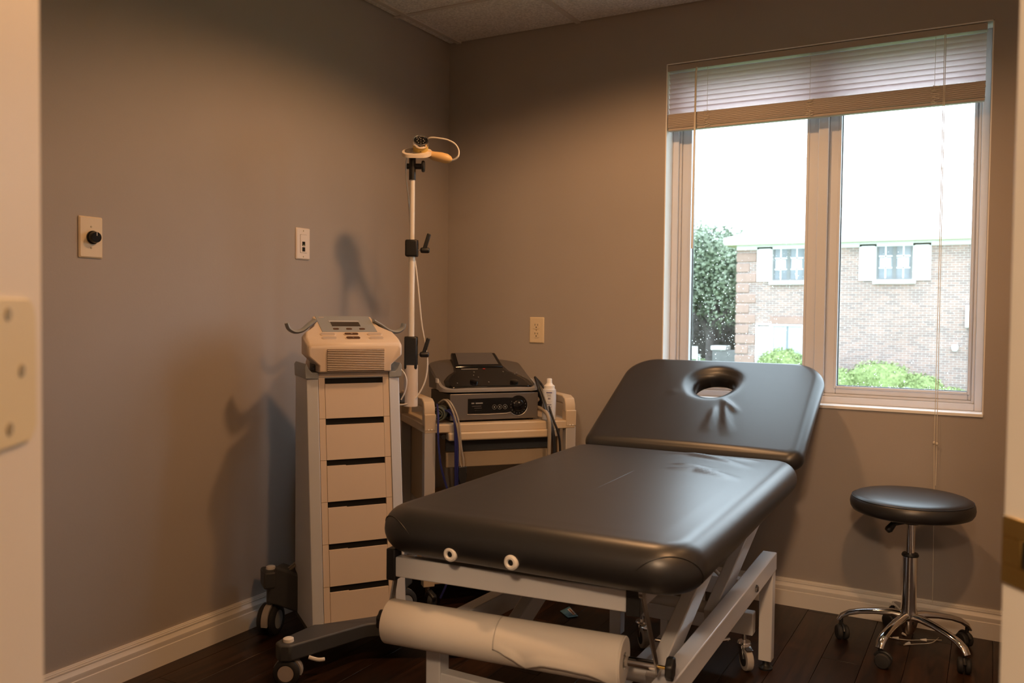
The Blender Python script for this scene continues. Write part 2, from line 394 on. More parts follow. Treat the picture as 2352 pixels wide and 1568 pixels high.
# baseboards: stepped profile swept along the walls
BP = [(0, 0), (0.016, 0), (0.016, 0.058), (0.0145, 0.060), (0.0145, 0.064), (0.0155, 0.068), (0.0155, 0.076), (0.011, 0.084), (0.009, 0.089), (0.011, 0.091), (0.011, 0.095), (0.0095, 0.096), (0.0095, 0.100), (0.008, 0.101), (0.007, 0.1045), (0, 0.1045)]
def baseboard(name, p0, p1, nrm):
    p0, p1, nrm = Vector(p0), Vector(p1), Vector(nrm)
    r = lambda p: [p + nrm * d + Vector((0, 0, z)) for d, z in BP]
    return struct(name, MB().loft([r(p0), r(p1)]), 'trim', angle=25)
baseboard('baseboard_left', (0, -3.6, 0), (0, -0.0, 0), (1, 0, 0))
baseboard('baseboard_back', (0.0, 0, 0), (3.0, 0, 0), (0, -1, 0))
baseboard('baseboard_right', (3.0, 0, 0), (3.0, -1.98, 0), (-1, 0, 0))

# ------------------------------------------------------------------ window
win = bpy.data.objects.new('window_1', None); COL.objects.link(win); win['kind'] = 'structure'
win['label'] = 'white two-pane vinyl window with rain-spotted glass'
m = MB().b2((WL, 0.0, ZB), (WL + 0.004, 0.15, ZT)).b2((WR - 0.004, 0.0, ZB), (WR, 0.15, ZT)).b2((WL, 0, ZT - 0.004), (WR, 0.15, ZT))
m.build('reveal', 'ext_white', win)
MB().b2((WL, -0.006, ZB - 0.004), (WR, 0.15, ZB + 0.008)).build('sill', 'ext_white', win, bevel=0.002)
FY = 0.082
def ring(mb, x0, x1, z0, z1, wd, y0, y1):
    mb.b2((x0, y0, z0), (x0 + wd, y1, z1)).b2((x1 - wd, y0, z0), (x1, y1, z1)).b2((x0 + wd, y0, z0), (x1 - wd, y1, z0 + wd)).b2((x0 + wd, y0, z1 - wd), (x1 - wd, y1, z1)); return mb
x0, x1, z0, z1 = WL + 0.004, WR - 0.004, ZB + 0.008, ZT - 0.004
ring(MB(), x0, x1, z0, z1, 0.026, FY, FY + 0.075).build('outer_frame', 'vinyl', win, bevel=0.003)
ring(MB(), x0 + 0.026, x1 - 0.026, z0 + 0.026, z1 - 0.026, 0.010, FY + 0.012, FY + 0.075).build('frame_step', 'vinyl', win, bevel=0.002)
MB().b2((1.652, FY, z0 + 0.026), (1.690, FY + 0.075, z1 - 0.026)).build('mullion', 'vinyl', win, bevel=0.003)
GZ0, GZ1 = 0.846, 2.075
for (a, b) in ((x0 + 0.036, 1.652), (1.690, x1 - 0.036)):
    sash = MB()
    ga, gb = (1.143, 1.609) if a < 1.5 else (1.731, 2.184)
    sash.b2((a, FY + 0.020, z0 + 0.036), (ga, FY + 0.07, z1 - 0.036)).b2((gb, FY + 0.020, z0 + 0.036), (b, FY + 0.07, z1 - 0.036)).b2((ga, FY + 0.020, z0 + 0.036), (gb, FY + 0.07, GZ0)).b2((ga, FY + 0.020, GZ1), (gb, FY + 0.07, z1 - 0.036))
    so = sash.build('sash', 'vinyl', win, bevel=0.004, seg=3)
    ring(MB(), ga - 0.007, gb + 0.007, GZ0 - 0.007, GZ1 + 0.007, 0.010, FY + 0.016, FY + 0.024).build('glazing_bead', 'vinyl', so, bevel=0.002)
    ring(MB(), ga, gb, GZ0, GZ1, 0.0035, FY + 0.056, FY + 0.064).build('gasket', 'black', so)
    MB().b2((ga, FY + 0.052, GZ0), (gb, FY + 0.055, GZ1)).build('pane', 'glass', so)
    # rain drops on the outside of the glass
    d = MB(); N = 900 if a < 1.5 else 240
    for k in range(N):
        x = random.uniform(ga + 0.006, gb - 0.006); zz = GZ0 + 0.004 + (GZ1 - GZ0 - 0.2) * random.random() ** (1.25 if a < 1.5 else 2.6)
        r = random.choice((0.0009, 0.0011, 0.0014, 0.0018, 0.0024)) * random.uniform(0.8, 1.15)
        pr = [(0, -0.0), (r, -0.0), (r * 0.75, r * 0.5), (0, r * 0.7)]
        d.lathe([(rr, h) for rr, h in pr], (x, FY + 0.0552, zz), 6, Matrix.Rotation(math.radians(-90), 3, 'X'))
    dr = d.build('raindrops', 'drop', so); dr['kind'] = 'stuff'

# window blind
bl = thing('window_blind', 'beige horizontal mini blind drawn up to the top of the window', 'blind', (0, 0, 0))
BX0, BX1 = 1.072, 2.213
MB().b2((BX0 - 0.003, 0.002, 2.110), (BX1 + 0.002, 0.040, 2.1335)).build('head_rail', 'slat_shaded', bl, bevel=0.002)
def slat_mesh(T=0.0007):
    mb = MB(); W = 0.0255; n = 6
    top = []; 
    for k in range(n + 1):
        t = k / n - 0.5; top.append((t * W, 0.0022 * (1 - (2 * t) ** 2)))
    ringp = [(y, z + T) for y, z in top] + [(y, z) for y, z in reversed(top)]
    mb.loft([[Vector((BX0, y, z)) for y, z in ringp], [Vector((BX1, y, z)) for y, z in ringp]])
    return mb
sl0 = slat_mesh().build('slat', 'slat', bl, angle=60)
for k in range(8):
    z = 2.0905 - 0.0199 * k; rx = math.radians(-47)
    if k == 0: sl0.location = (0, 0.021, z); sl0.rotation_euler = (rx, 0, 0)
    else: inst(sl0, 'slat', bl, (0, 0.021, z), (rx, 0, 0))
sl1 = slat_mesh(0.0029).build('slat', 'slat_shaded', bl, angle=60)
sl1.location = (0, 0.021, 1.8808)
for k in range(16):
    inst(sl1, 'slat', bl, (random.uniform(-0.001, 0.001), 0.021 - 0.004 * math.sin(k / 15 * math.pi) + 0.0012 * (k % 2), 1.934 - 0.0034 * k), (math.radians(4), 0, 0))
MB().b2((BX0, 0.009, 1.868), (BX1, 0.034, 1.880)).build('bottom_rail', 'slat_shaded', bl, bevel=0.003)
wd = MB().tube([(1.191, 0.002, 2.112), (1.190, -0.004, 2.09), (1.186, -0.004, 1.385)], 0.0042, 6).build('tilt_wand', 'cord', bl)
MB().tube([(1.191, 0.004, 2.118), (1.191, -0.001, 2.106)], 0.002, 6).build('wand_hook', 'steel', wd)
for i, x in enumerate((1.235, 1.63, 2.055)):
    MB().tube([(x, 0.0065, 2.112), (x, 0.0065, 1.87)], 0.0007, 5).build('ladder_cord', 'cord', bl)
    pts = [(x + random.uniform(-0.016, 0.016), 0.004 + random.uniform(-0.003, 0.002), 1.938 - 0.068 * k / 26) for k in range(27)]
    MB().tube(catmull(pts, 4), 0.0009, 5).build('bunched_cord', 'cord', bl)
for i, dx in enumerate((-0.002, 0.0025)):
    z1 = 0.095 if i == 0 else 0.50
    pc = [(2.085 + dx, 0.0, 2.112), (2.0865 + dx, -0.004, 1.6), (2.0885 + dx * 1.5, -0.010, 0.85), (2.089 + dx * 2, -0.012, 0.672), (2.0905 + dx, -0.014, 0.52)]
    if i == 0: pc += [(2.092, -0.018, 0.3), (2.094, -0.024, 0.1)]
    c = MB().tube(catmull(pc, 6), 0.0011, 6).build('pull_cord', 'cord', bl)
    MB().lathe([(0, -0.006), (0.003, -0.004), (0.004, 0), (0.003, 0.004), (0, 0.006)], (2.089 + dx * 2, -0.013, 0.672 - 0.003 * i), 10).build('cord_knot', 'cord', c)

# ------------------------------------------------------------------ ceiling lights (recessed cans) and the hall light
def can_light(x, y, power, label):
    t = thing('recessed_light', label, 'ceiling light', (x, y, H - 0.0), group='recessed ceiling lights')
    MB().lathe([(0.052, 0.0), (0.085, -0.001), (0.088, -0.004), (0.080, -0.008), (0.056, -0.006), (0.052, -0.003)], n=32).build('trim_ring', 'vinyl', t)
    MB().lathe([(0, -0.0005), (0.052, -0.0005), (0.052, -0.0015), (0, -0.0015)], n=32).build('lamp_face', 'lamp_lens', t)
    l = bpy.data.lights.new('lamp', 'SPOT'); l.energy = power; l.color = WARM; l.spot_size = math.radians(158); l.spot_blend = 0.38; l.shadow_soft_size = 0.06
    o = bpy.data.objects.new('lamp', l); COL.objects.link(o); o.parent = t; o.location = (0, 0, -0.012)
for i, (x, y, p_) in enumerate(CANS):
    can_light(x, y, p_, ('round recessed downlight above the head of the treatment table', 'round recessed downlight in front of the window and stool', 'round recessed downlight just inside the doorway')[i])
hl_ = thing('hall_light', 'round flush ceiling light in the hallway behind the doorway', 'ceiling light', (2.35, -4.35, H))
MB().lathe([(0, 0), (0.15, 0), (0.15, -0.02), (0.12, -0.05), (0.06, -0.07), (0, -0.075)], n=32).build('lamp_bowl', 'lamp_lens', hl_)
l = bpy.data.lights.new('lamp', 'POINT'); l.energy = HALL_POWER; l.color = (1.0, 0.68, 0.42); l.shadow_soft_size = 0.10
o = bpy.data.objects.new('lamp', l); COL.objects.link(o); o.parent = hl_; o.location = (0, 0, -0.20)

# ------------------------------------------------------------------ treatment table
BO = Vector((1.40, -1.20, 0))
bed = thing('treatment_table', 'black padded treatment table with raised head end on a white steel frame', 'treatment table', BO)
def B(p): return Vector(p) - BO
def gauss_ridge(x, y, path, w, h):
    best = 1e9; tt = 0; L = len(path) - 1
    for i in range(L):
        ax, ay = path[i]; bx, by = path[i + 1]; dx, dy = bx - ax, by - ay
        t = max(0, min(1, ((x - ax) * dx + (y - ay) * dy) / (dx * dx + dy * dy)))
        d = (x - ax - dx * t) ** 2 + (y - ay - dy * t) ** 2
        if d < best: best = d; tt = (i + t) / L
    return h * math.exp(-best / (2 * w * w)) * math.sin(math.pi * min(1, max(0, tt * 0.96 + 0.02)))
SEAT_FOLDS = [([(-0.03, 0.51), (0.06, 0.515), (0.169, 0.465), (0.288, 0.366)], 0.012, 0.011), ([(0.07, 0.235), (0.15, 0.25), (0.222, 0.215), (0.292, 0.167)], 0.012, 0.011),
              ([(0.055, 0.32), (0.12, 0.315), (0.20, 0.285)], 0.010, 0.007), ([(0.03, 0.555), (0.163, 0.545), (0.29, 0.49)], 0.012, 0.007)]
def seat_pad():
    a, b, t = 0.385, 0.612, 0.105; rb = 0.052; RL, RH = 0.10, 0.075
    rings = []; nin = 46; n, m = 12, 40
    def add(off, z, fold=False):
        r = []
        for (x, y) in rrect(a, b, RL, RH, off, n, m):
            zz = z
            if fold:
                edge = min(1.0, (off - rb) / 0.05)
                zz += 0.004 * (1 - (x / a) ** 2) * (1 - (y / b) ** 2) * edge
                if y > 0.05 and (abs(x) > 0.03 or y > 0.26):
                    for pth, w, h in SEAT_FOLDS: zz += gauss_ridge(x, y, pth, w, h) * edge
            r.append(Vector((x, y, zz)))
        rings.append(r)
    add(a - 0.004, -t + 0.0, False)
    for k in range(4, -1, -1): add(rb + (a - rb - 0.004) * k / 5, -t)
    for k in range(0, 17):
        ph = math.radians(-90 + 180 * k / 16); add(rb * (1 - math.cos(ph)), -t / 2 + t / 2 * math.sin(ph))
    for k in range(1, nin + 1): add(rb + (a - rb - 0.004) * k / nin, 0, True)
    return rings
rs = seat_pad()
seat = MB().loft(rs).build('seat_pad', 'leather', bed, angle=80, loc=B((1.372, -1.2165, 0.661)), rot=(0, 0, math.radians(1.7)))
# sewn corner seams at the foot end
for sx in (1, -1):
    pts = []
    for k in range(25):
        u = -1 + 2 * k / 24
        s = u * 0.10; ph = math.radians(-72 + 112 * math.sqrt(max(0, 1 - u * u)))
        off = 0.052 * (1 - math.cos(ph)) - 0.0006; z = -0.0525 + 0.0535 * math.sin(ph)
        R_ = 0.10 - off; ang = math.radians(-60 if sx > 0 else -120) + sx * s / 0.10 * 0.95
        cx, cy = sx * (0.385 - 0.10), -(0.612 - 0.10)
        pts.append((cx + R_ * math.cos(ang), cy + R_ * math.sin(ang), z))
    MB().tube(pts, 0.0011, 6).build('corner_seam', 'black', seat)
def back_pad():
    a, b, t = 0.383, 0.300, 0.070; rb = 0.032; RL, RH = 0.05, 0.125
    n, m = 14, 30; out = rrect(a, b, RL, RH, 0, n, m); N = len(out)
    hc = (-0.003, 0.130); ha, hb = 0.080, 0.092
    hole = []
    for k in range(N):
        x, y = out[k]; t_ = math.atan2((y - hc[1]) / (b * 0.9), (x - hc[0]) / a)
        sx = ha * (1 + 0.0 * math.sin(t_)); 
        sy = hb * (0.78 if math.sin(t_) > 0 else 1.0)
        hole.append((hc[0] + sx * math.cos(t_), hc[1] + sy * math.sin(t_)))
    folds = [([(0.070, 0.0), (0.082, -0.05), (0.105, -0.13), (0.130, -0.21)], 0.008, 0.010), ([(0.045, -0.04), (0.050, -0.11), (0.050, -0.20)], 0.008, 0.009), ([(0.060, 0.01), (0.095, -0.03), (0.125, -0.066)], 0.009, 0.009), ([(-0.15, 0.06), (-0.12, 0.02)], 0.01, 0.002)]
    rings = []
    def at(k, f):   # 0 at hole, 1 at outer-inset
        ox, oy = inner[k]; hx, hy = hole[k]; return hx + (ox - hx) * f, hy + (oy - hy) * f
    inner = rrect(a, b, RL, RH, rb, n, m)
    NR = 26
    hr = 0.016
    # bottom from hole to outer
    for j in range(5):
        f = 0.02 + 0.98 * j / 4; rings.append([Vector((*at(k, f), -t)) for k in range(N)])
    for j in range(1, 15):
        ph = math.radians(-90 + 180 * j / 15); o = rrect(a, b, RL, RH, rb * (1 - math.cos(ph)), n, m)
        rings.append([Vector((x, y, -t / 2 + t / 2 * math.sin(ph))) for x, y in o])
    for j in range(NR + 1):
        f = 1 - j / NR; r = []
        for k in range(N):
            x, y = at(k, f); d = math.hypot(x - hole[k][0], y - hole[k][1])
            z = 0.004 * (1 - (x / a) ** 2) - 0.018 * math.exp(-(d / 0.020) ** 2)
            if f < 1:
                for pth, w, h in folds: z += gauss_ridge(x, y, pth, w, h)
            r.append(Vector((x, y, z)))
        rings.append(r)
    for zz, g in ((-0.030, 0.93), (-0.045, 0.92), (-t, 0.98)):
        rings.append([Vector((hc[0] + (x - hc[0]) * g, hc[1] + (y - hc[1]) * g, zz)) for x, y in hole])
    mb = MB(); mb.loft(rings, cap=False)
    L = len(rings); fs = []
    for k in range(N): k2 = (k + 1) % N; fs.append(((L - 1) * N + k, (L - 1) * N + k2, k2, k))
    mb.f += fs
    return mb
BA = math.radians(28.5)
hinge = Vector((1.351, -0.592, 0.662))
cb = hinge + Vector((0, math.cos(BA), math.sin(BA))) * 0.300
back = back_pad().build('back_pad', 'leather', bed, angle=80, loc=B(cb), rot=(BA, 0, math.radians(0.8)))
Rb = Matrix.Rotation(BA, 3, 'X')
def bp_(x, s, z): return hinge + Rb @ Vector((x, s, z))
MB().bar(B(bp_(-0.25, -0.02, -0.09)), B(bp_(-0.25, 0.46, -0.09)), 0.03, 0.03).bar(B(bp_(0.25, -0.02, -0.09)), B(bp_(0.25, 0.46, -0.09)), 0.03, 0.03).bar(B(bp_(-0.25, 0.10, -0.09)), B(bp_(0.25, 0.10, -0.09)), 0.03, 0.03, (0, 0, 1)).build('back_frame', 'frame', bed, bevel=0.003)
# eyelets in the foot end
for px_, z_ in ((1.2275, 0.583), (1.381, 0.588)):
    e = MB().lathe([(0.0065, -0.004), (0.0065, 0.005), (0.009, 0.0075), (0.013, 0.007), (0.0165, 0.003), (0.0165, -0.004)], n=28, M=Matrix.Rotation(math.radians(90), 3, 'X')).build('eyelet', 'cap_white', bed, loc=B((px_, -1.8265, z_)))
    MB().lathe([(0, 0.0), (0.0068, 0.0), (0.0068, 0.0025), (0, 0.0025)], n=20, M=Matrix.Rotation(math.radians(90), 3, 'X')).build('eyelet_hole', 'void', e)
# top frame
RLp, RRp = Vector((1.045, -1.772, 0.5165)), Vector((1.602, -1.718, 0.5165))
rd = (RRp - RLp).normalized()
MB().bar(B(RLp), B(RRp), 0.03, 0.047).build('foot_rail', 'frame', bed, bevel=0.003)
MB().bar(B(RLp - rd * 0.024 + Vector((0, 0, 0.004))), B(RLp + Vector((0, 0, 0.004))), 0.034, 0.075).build('end_cap', 'black', bed, bevel=0.003)
MB().bar(B(RRp), B(RRp + rd * 0.031), 0.034, 0.060).build('end_cap', 'black', bed, bevel=0.003)
for x in (1.07, 1.615):
    MB().bar(B((x, -1.69, 0.522)), B((x - 0.03, -0.62, 0.522)), 0.035, 0.045).build('side_rail', 'frame', bed, bevel=0.003)
MB().bar(B((1.05, -1.2, 0.52)), B((1.61, -1.2, 0.52)), 0.035, 0.04).build('cross_rail', 'frame', bed, bevel=0.003)
MB().bar(B((1.05, -0.66, 0.52)), B((1.60, -0.66, 0.52)), 0.035, 0.04).build('cross_rail', 'frame', bed, bevel=0.003)
# base: side bars, posts, cross beams, feet
MB().bar(B((1.6640, -1.86, 0.2990)), B((1.6585, -0.642, 0.3425)), 0.044, 0.056).build('base_side_bar', 'frame', bed, bevel=0.003)
MB().bar(B((1.103, -1.70, 0.3385)), B((1.155, -0.665, 0.3425)), 0.040, 0.056).build('base_side_bar', 'frame', bed, bevel=0.003)
for (x, y, zt) in ((1.657, -0.661, 0.369), (1.163, -0.690, 0.365), (1.676, -1.80, 0.31), (1.103, -1.690, 0.366)):
    MB().b2(B((x - 0.0205, y - 0.0205, 0.030)), B((x + 0.0205, y + 0.0205, zt))).build('leg', 'frame', bed, bevel=0.003)
    MB().lathe([(0, 0.0), (0.021, 0.0), (0.022, 0.006), (0.013, 0.012), (0.010, 0.016), (0.010, 0.032), (0, 0.032)], n=20).build('foot', 'black', bed, loc=B((x, y, 0)))
MB().b2(B((1.11, -1.705, 0.205)), B((1.68, -1.67, 0.250))).build('base_cross_bar', 'frame', bed, bevel=0.003)
MB().bar(B((1.165, -0.700, 0.148)), B((1.625, -0.690, 0.148)), 0.04, 0.070).build('base_cross_beam', 'frame', bed, bevel=0.003)
MB().bar(B((1.17, -0.30, 0.13)), B((1.53, -0.29, 0.13)), 0.04, 0.065).build('base_cross_beam', 'frame', bed, bevel=0.003)
MB().bar(B((1.345, -1.50, 0.045)), B((1.334, -0.31, 0.045)), 0.030, 0.032).build('base_rail', 'frame', bed, bevel=0.002)
for ya, zt in ((-0.715, 0.12), (-0.315, 0.11)): MB().b2(B((1.325, ya, 0.05)), B((1.350, ya + 0.03, zt))).build('rail_post', 'frame', bed, bevel=0.002)
for x in (1.612, 1.215):
    MB().bar(B((x, -0.58, 0.508)), B((x, -1.14, 0.300)), 0.032, 0.052).build('lift_arm', 'frame', bed, bevel=0.003)
    MB().bar(B((x, -1.08, 0.508)), B((x, -1.58, 0.282)), 0.034, 0.056).build('lift_arm', 'frame', bed, bevel=0.003)
MB().cyl(B((1.20, -1.56, 0.29)), B((1.66, -1.56, 0.29)), 0.016, n=16).build('pivot_shaft', 'frame', bed)
MB().cyl(B((1.20, -1.10, 0.315)), B((1.66, -1.10, 0.315)), 0.016, n=16).build('pivot_shaft', 'frame', bed)
for (y, z) in ((-0.93, 0.335),):
    MB().lathe([(0, 0), (0.011, 0), (0.011, 0.005), (0.005, 0.008), (0, 0.008)], n=6, M=Matrix.Rotation(math.radians(90), 3, 'Y')).build('bolt', 'steel', bed, loc=B((1.684, y, z)))
MB().tube([B((1.36, -0.86, 0.10)), B((1.46, -0.84, 0.095)), B((1.56, -0.735, 0.10))], 0.006, 8).build('foot_lever', 'chrome', bed)
MB().tube([B(p) for p in catmull([(1.40, -0.66, 0.19), (1.39, -0.60, 0.24), (1.42, -0.52, 0.26), (1.44, -0.42, 0.2)], 6)], 0.006, 8).build('motor_cable', 'white_cable', bed)
MB().b2(B((1.33, -1.05, 0.30)), B((1.43, -0.80, 0.40))).build('motor_box', 'black', bed, bevel=0.01)
def bed_caster(x, y, yaw):
    R_ = Matrix.Rotation(yaw, 3, 'Z')
    c = MB().lathe([(0, 0.086), (0.020, 0.086), (0.022, 0.081), (0.016, 0.076), (0.006, 0.0765), (0.006, 0.115), (0, 0.115)], n=18).build('caster', 'chrome', bed, loc=B((x, y, 0)))
    f = MB()
    for s in (-1, 1): f.bar(R_ @ Vector((s * 0.0145, 0.0, 0.078)), R_ @ Vector((s * 0.0145, -0.018, 0.036)), 0.003, 0.024, tuple(R_ @ Vector((0, -1, 0.3))))
    f.box(R_ @ Vector((0, -0.002, 0.079)), (0.032, 0.034, 0.003), R_)
    f.build('fork', 'chrome', c)
    ax = R_ @ Vector((1, 0, 0)); wc = R_ @ Vector((0, -0.020, 0.0355))
    MB().cyl(wc - ax * 0.011, wc + ax * 0.011, 0.035, n=28).build('wheel', 'leg_grey', c, bevel=0.003)
    MB().cyl(wc - ax * 0.0125, wc + ax * 0.0125, 0.021, n=20).build('hub', 'rubber', c)
    MB().bar(R_ @ Vector((0, 0.012, 0.083)), R_ @ Vector((0, -0.045, 0.070)), 0.022, 0.003).build('brake_tab', 'chrome', c)
bed_caster(1.250, -0.685, math.radians(40)); bed_caster(1.595, -0.690, math.radians(38))
# paper roll holder
RA, RB_ = Vector((1.030, -1.792, 0.388)), Vector((1.664, -1.700, 0.380))
rx = (RB_ - RA).normalized()
for p0, p1 in (((1.034, -1.765, 0.497), RA), ((1.655, -1.775, 0.556), RB_)):
    hg = MB().bar(B(p0), B(Vector(p1) - Vector((0, 0, 0.012))), 0.004, 0.016, (0, -1, 0.1)).build('roll_hanger', 'steel', bed, bevel=0.001)
    MB().lathe([(0, -0.004), (0.012, -0.004), (0.012, 0.004), (0, 0.004)], n=16, M=Matrix.Rotation(math.radians(90), 3, 'Y')).build('hanger_pivot', 'steel', hg, loc=B(p0))
MB().cyl(B(RA), B(RB_), 0.011, n=18).build('roll_rod', 'chrome', bed)
MB().cyl(B(RB_), B(RB_ + rx * 0.020), 0.004, n=10).build('rod_screw', 'brass', bed)
for p, s in ((RB_ + rx * 0.018, 1), (RA - rx * 0.004, -1)):
    k = []
    for i in range(28):
        t = 2 * math.pi * i / 28; r = 0.024 + 0.0018 * math.cos(7 * t); k.append((r * math.cos(t), r * math.sin(t)))
    q = rx.to_track_quat('Z', 'Y').to_matrix()
    MB().prism(k, 0.016 * s, Matrix.Translation(B(p)) @ q.to_4x4()).build('knob', 'black', bed, bevel=0.003)

# paper roll with a torn end, its own thing
roll = thing('paper_roll', 'white exam table paper roll with a torn loose end', 'paper roll', RA)
q = rx.to_track_quat('Z', 'Y').to_matrix(); Rr = 0.051; LR = 0.566; x00 = 0.004
def rollpt(s, th, r): return q @ Vector((r * math.cos(th), r * math.sin(th), s))
body = MB(); n = 56; prof = [(0.0185, x00), (0.048, x00), (Rr, x00 + 0.002), (Rr, x00 + LR - 0.002), (0.049, x00 + LR), (0.0185, x00 + LR)]
body.lathe(prof, n=n, M=q); body.f = body.f[:-2]
NV = n * len(prof)
for k in range(n): k2 = (k + 1) % n; body.f.append(((len(prof) - 1) * n + k, (len(prof) - 1) * n + k2, k2, k))
body.build('roll_body', 'paper', roll, angle=30)
core = MB(); core.tube([rollpt(x00 + 0.001, 0, 0), rollpt(x00 + LR - 0.001, 0, 0)], 0.0188, 28, cap=False); core.build('cardboard_core', 'paper_core', roll)
# loose outer layer, torn along its lower edge
thc = math.atan2((q.transposed() @ Vector((-0.2, -0.9, 0.35))).y, (q.transposed() @ Vector((-0.2, -0.9, 0.35))).x)
sgn = 1 if (rollpt(0, thc + 0.3, 1).z < rollpt(0, thc, 1).z) else -1
lay = MB(); vs = []; fs = []; NS, NT = 60, 26
def tear(u):
    ks = [(0, 0.45), (0.40, 0.45), (0.53, 0.50), (0.585, 0.72), (0.635, 1.10), (0.66, 0.92), (0.70, 0.80), (0.76, 0.74), (0.82, 0.80), (0.88, 0.78), (0.93, 0.95), (1.0, 1.30)]
    for (u0, t0), (u1, t1) in zip(ks, ks[1:]):
        if u <= u1: return t0 + (t1 - t0) * (u - u0) / (u1 - u0) + 0.02 * math.sin(u * 60)
    return 1.3
for i in range(NS + 1):
    u = 0.5 + 0.5 * i / NS; t1 = tear(u)
    for j in range(NT + 1):
        th = thc + sgn * (-1.35 + (t1 + 1.35) * j / NT); r = Rr + 0.0003 + (0.0005 + 0.005 * max(0, j / NT - 0.8) / 0.2) * min(1, max(0, (u - 0.5) / 0.08))
        vs.append(rollpt(x00 + 0.003 + (LR - 0.006) * u, th, r))
for i in range(NS):
    for j in range(NT): a_ = i * (NT + 1) + j; fs.append((a_, a_ + 1, a_ + NT + 2, a_ + NT + 1))
lay.add(vs, fs); lo = lay.build('loose_sheet', 'paper', roll, angle=180); sm = lo.modifiers.new('thick', 'SOLIDIFY'); sm.thickness = 0.0005; sm.offset = 1

# ------------------------------------------------------------------ stool
st = thing('rolling_stool', 'round black padded rolling stool on a chrome five-spoke base', 'stool', (2.035, -0.258, 0))
SZ = 0.462
pr = [(0, 0.0), (0.17, 0.0), (0.184, 0.006), (0.190, 0.016), (0.192, 0.028), (0.190, 0.042), (0.184, 0.051), (0.176, 0.0565), (0.165, 0.060), (0.12, 0.0655), (0.06, 0.068), (0, 0.0685)]
sc_ = MB().lathe(pr, (0, 0, SZ), 64).build('seat', 'leather', st, angle=60)
MB().tube([(0.1855 * math.cos(t), 0.1855 * math.sin(t), SZ + 0.0495) for t in [2 * math.pi * k / 64 for k in range(64)]], 0.0016, 6, closed=True).build('piping', 'leather_in', sc_)
MB().lathe([(0, 0.428), (0.028, 0.428), (0.03, 0.436), (0.06, 0.452), (0.06, 0.463), (0, 0.463)], n=24).build('seat_plate', 'black', st)
MB().bar((0, 0, 0.436), (-0.055, -0.035, 0.425), 0.016, 0.010).tube([(-0.050, -0.032, 0.428), (-0.064, -0.040, 0.408), (-0.07, -0.044, 0.402)], [0.010, 0.013, 0.009], 10).build('height_lever', 'black', st, bevel=0.002)
MB().cyl((0, 0, 0.30), (0, 0, 0.432), 0.0135, n=24).build('piston', 'chrome', st)
MB().lathe([(0.0135, 0.318), (0.026, 0.318), (0.027, 0.322), (0.024, 0.328), (0.0135, 0.329)], n=28).build('collar', 'black', st)
MB().lathe([(0, 0.058), (0.016, 0.058), (0.022, 0.07), (0.030, 0.10), (0.0265, 0.13), (0.0235, 0.16), (0.0235, 0.318), (0, 0.318)], n=32).build('column', 'chrome', st)
for k in range(5):
    a_ = math.radians(36 + 72 * k); d = Vector((math.cos(a_), math.sin(a_), 0)); s = Vector((-math.sin(a_), math.cos(a_), 0))
    rings = []
    for (r, z, wd_, ht) in ((0.016, 0.110, 0.016, 0.020), (0.05, 0.116, 0.0165, 0.016), (0.10, 0.112, 0.0155, 0.0135), (0.15, 0.103, 0.015, 0.0125), (0.185, 0.092, 0.0155, 0.013), (0.208, 0.078, 0.0155, 0.012), (0.220, 0.062, 0.014, 0.008)):
        tilt = 0 if r < 0.18 else (r - 0.18) / 0.04 * 1.0
        upv = (Vector((0, 0, 1)) * math.cos(tilt) + d * math.sin(tilt))
        rings.append([d * r + Vector((0, 0, z)) + s * (wd_ * math.cos(t)) + upv * (ht * (math.sin(t) if math.sin(t) > 0 else 0.55 * math.sin(t))) for t in [2 * math.pi * j / 16 for j in range(16)]])
    MB().loft(rings).build('spoke', 'chrome', st, angle=60)
    c = d * 0.212; ca = a_ + random.uniform(-0.9, 0.9); wv = Vector((math.cos(ca), math.sin(ca), 0)); trail = Vector((-wv.y, wv.x, 0)) * 0.010
    cs = MB().cyl(c + Vector((0, 0, 0.045)), c + Vector((0, 0, 0.072)), 0.006, n=10).build('caster', 'black', st)
    for sd in (-1, 1):
        MB().lathe([(0, 0.002), (0.021, 0.002), (0.0245, 0.005), (0.0245, 0.015), (0.021, 0.019), (0.008, 0.021), (0, 0.021)], n=24, M=(wv * sd).to_track_quat('Z', 'Y').to_matrix()).build('wheel', 'rubber', cs, loc=c + trail + Vector((0, 0, 0.0246)))
    MB().tube([c + trail + Vector((0, 0, 0.0246)) + (Vector((0, 0, 1)) * math.cos(t) + Vector((-wv.y, wv.x, 0)) * math.sin(t)) * 0.0265 for t in [math.radians(-70 + 14 * j) for j in range(11)]], 0.006, 8).build('wheel_hood', 'black', cs)

# small tangle of blind cord tassels on the floor under the stool
ct = thing('cord_tassels', 'tangled white cord ends with small tassels on the floor under the stool', 'cord', (2.03, -0.16, 0))
c0 = MB().tube(catmull([(0.10, 0.05, 0.003), (0.05, 0.02, 0.004), (0.0, -0.01, 0.003), (-0.05, -0.02, 0.004), (-0.09, -0.01, 0.003)], 6), 0.0013, 6).build('cord', 'cord', ct)
c1 = MB().tube(catmull([(0.09, 0.07, 0.003), (0.07, 0.0, 0.004), (0.02, -0.04, 0.003), (-0.01, -0.07, 0.004)], 6), 0.0013, 6).build('cord', 'cord', ct)
for (x, y, a_) in ((0.045, 0.01, 0.4), (-0.04, -0.02, 0.2), (0.0, -0.055, 0.9), (-0.015, 0.03, 2.2)):
    d = Vector((math.cos(a_), math.sin(a_), 0)); p = Vector((x, y, 0.006))
    MB().tube([p - d * 0.010, p + d * 0.010], [0.0022, 0.0055], 10).build('tassel', 'cap_white', ct)

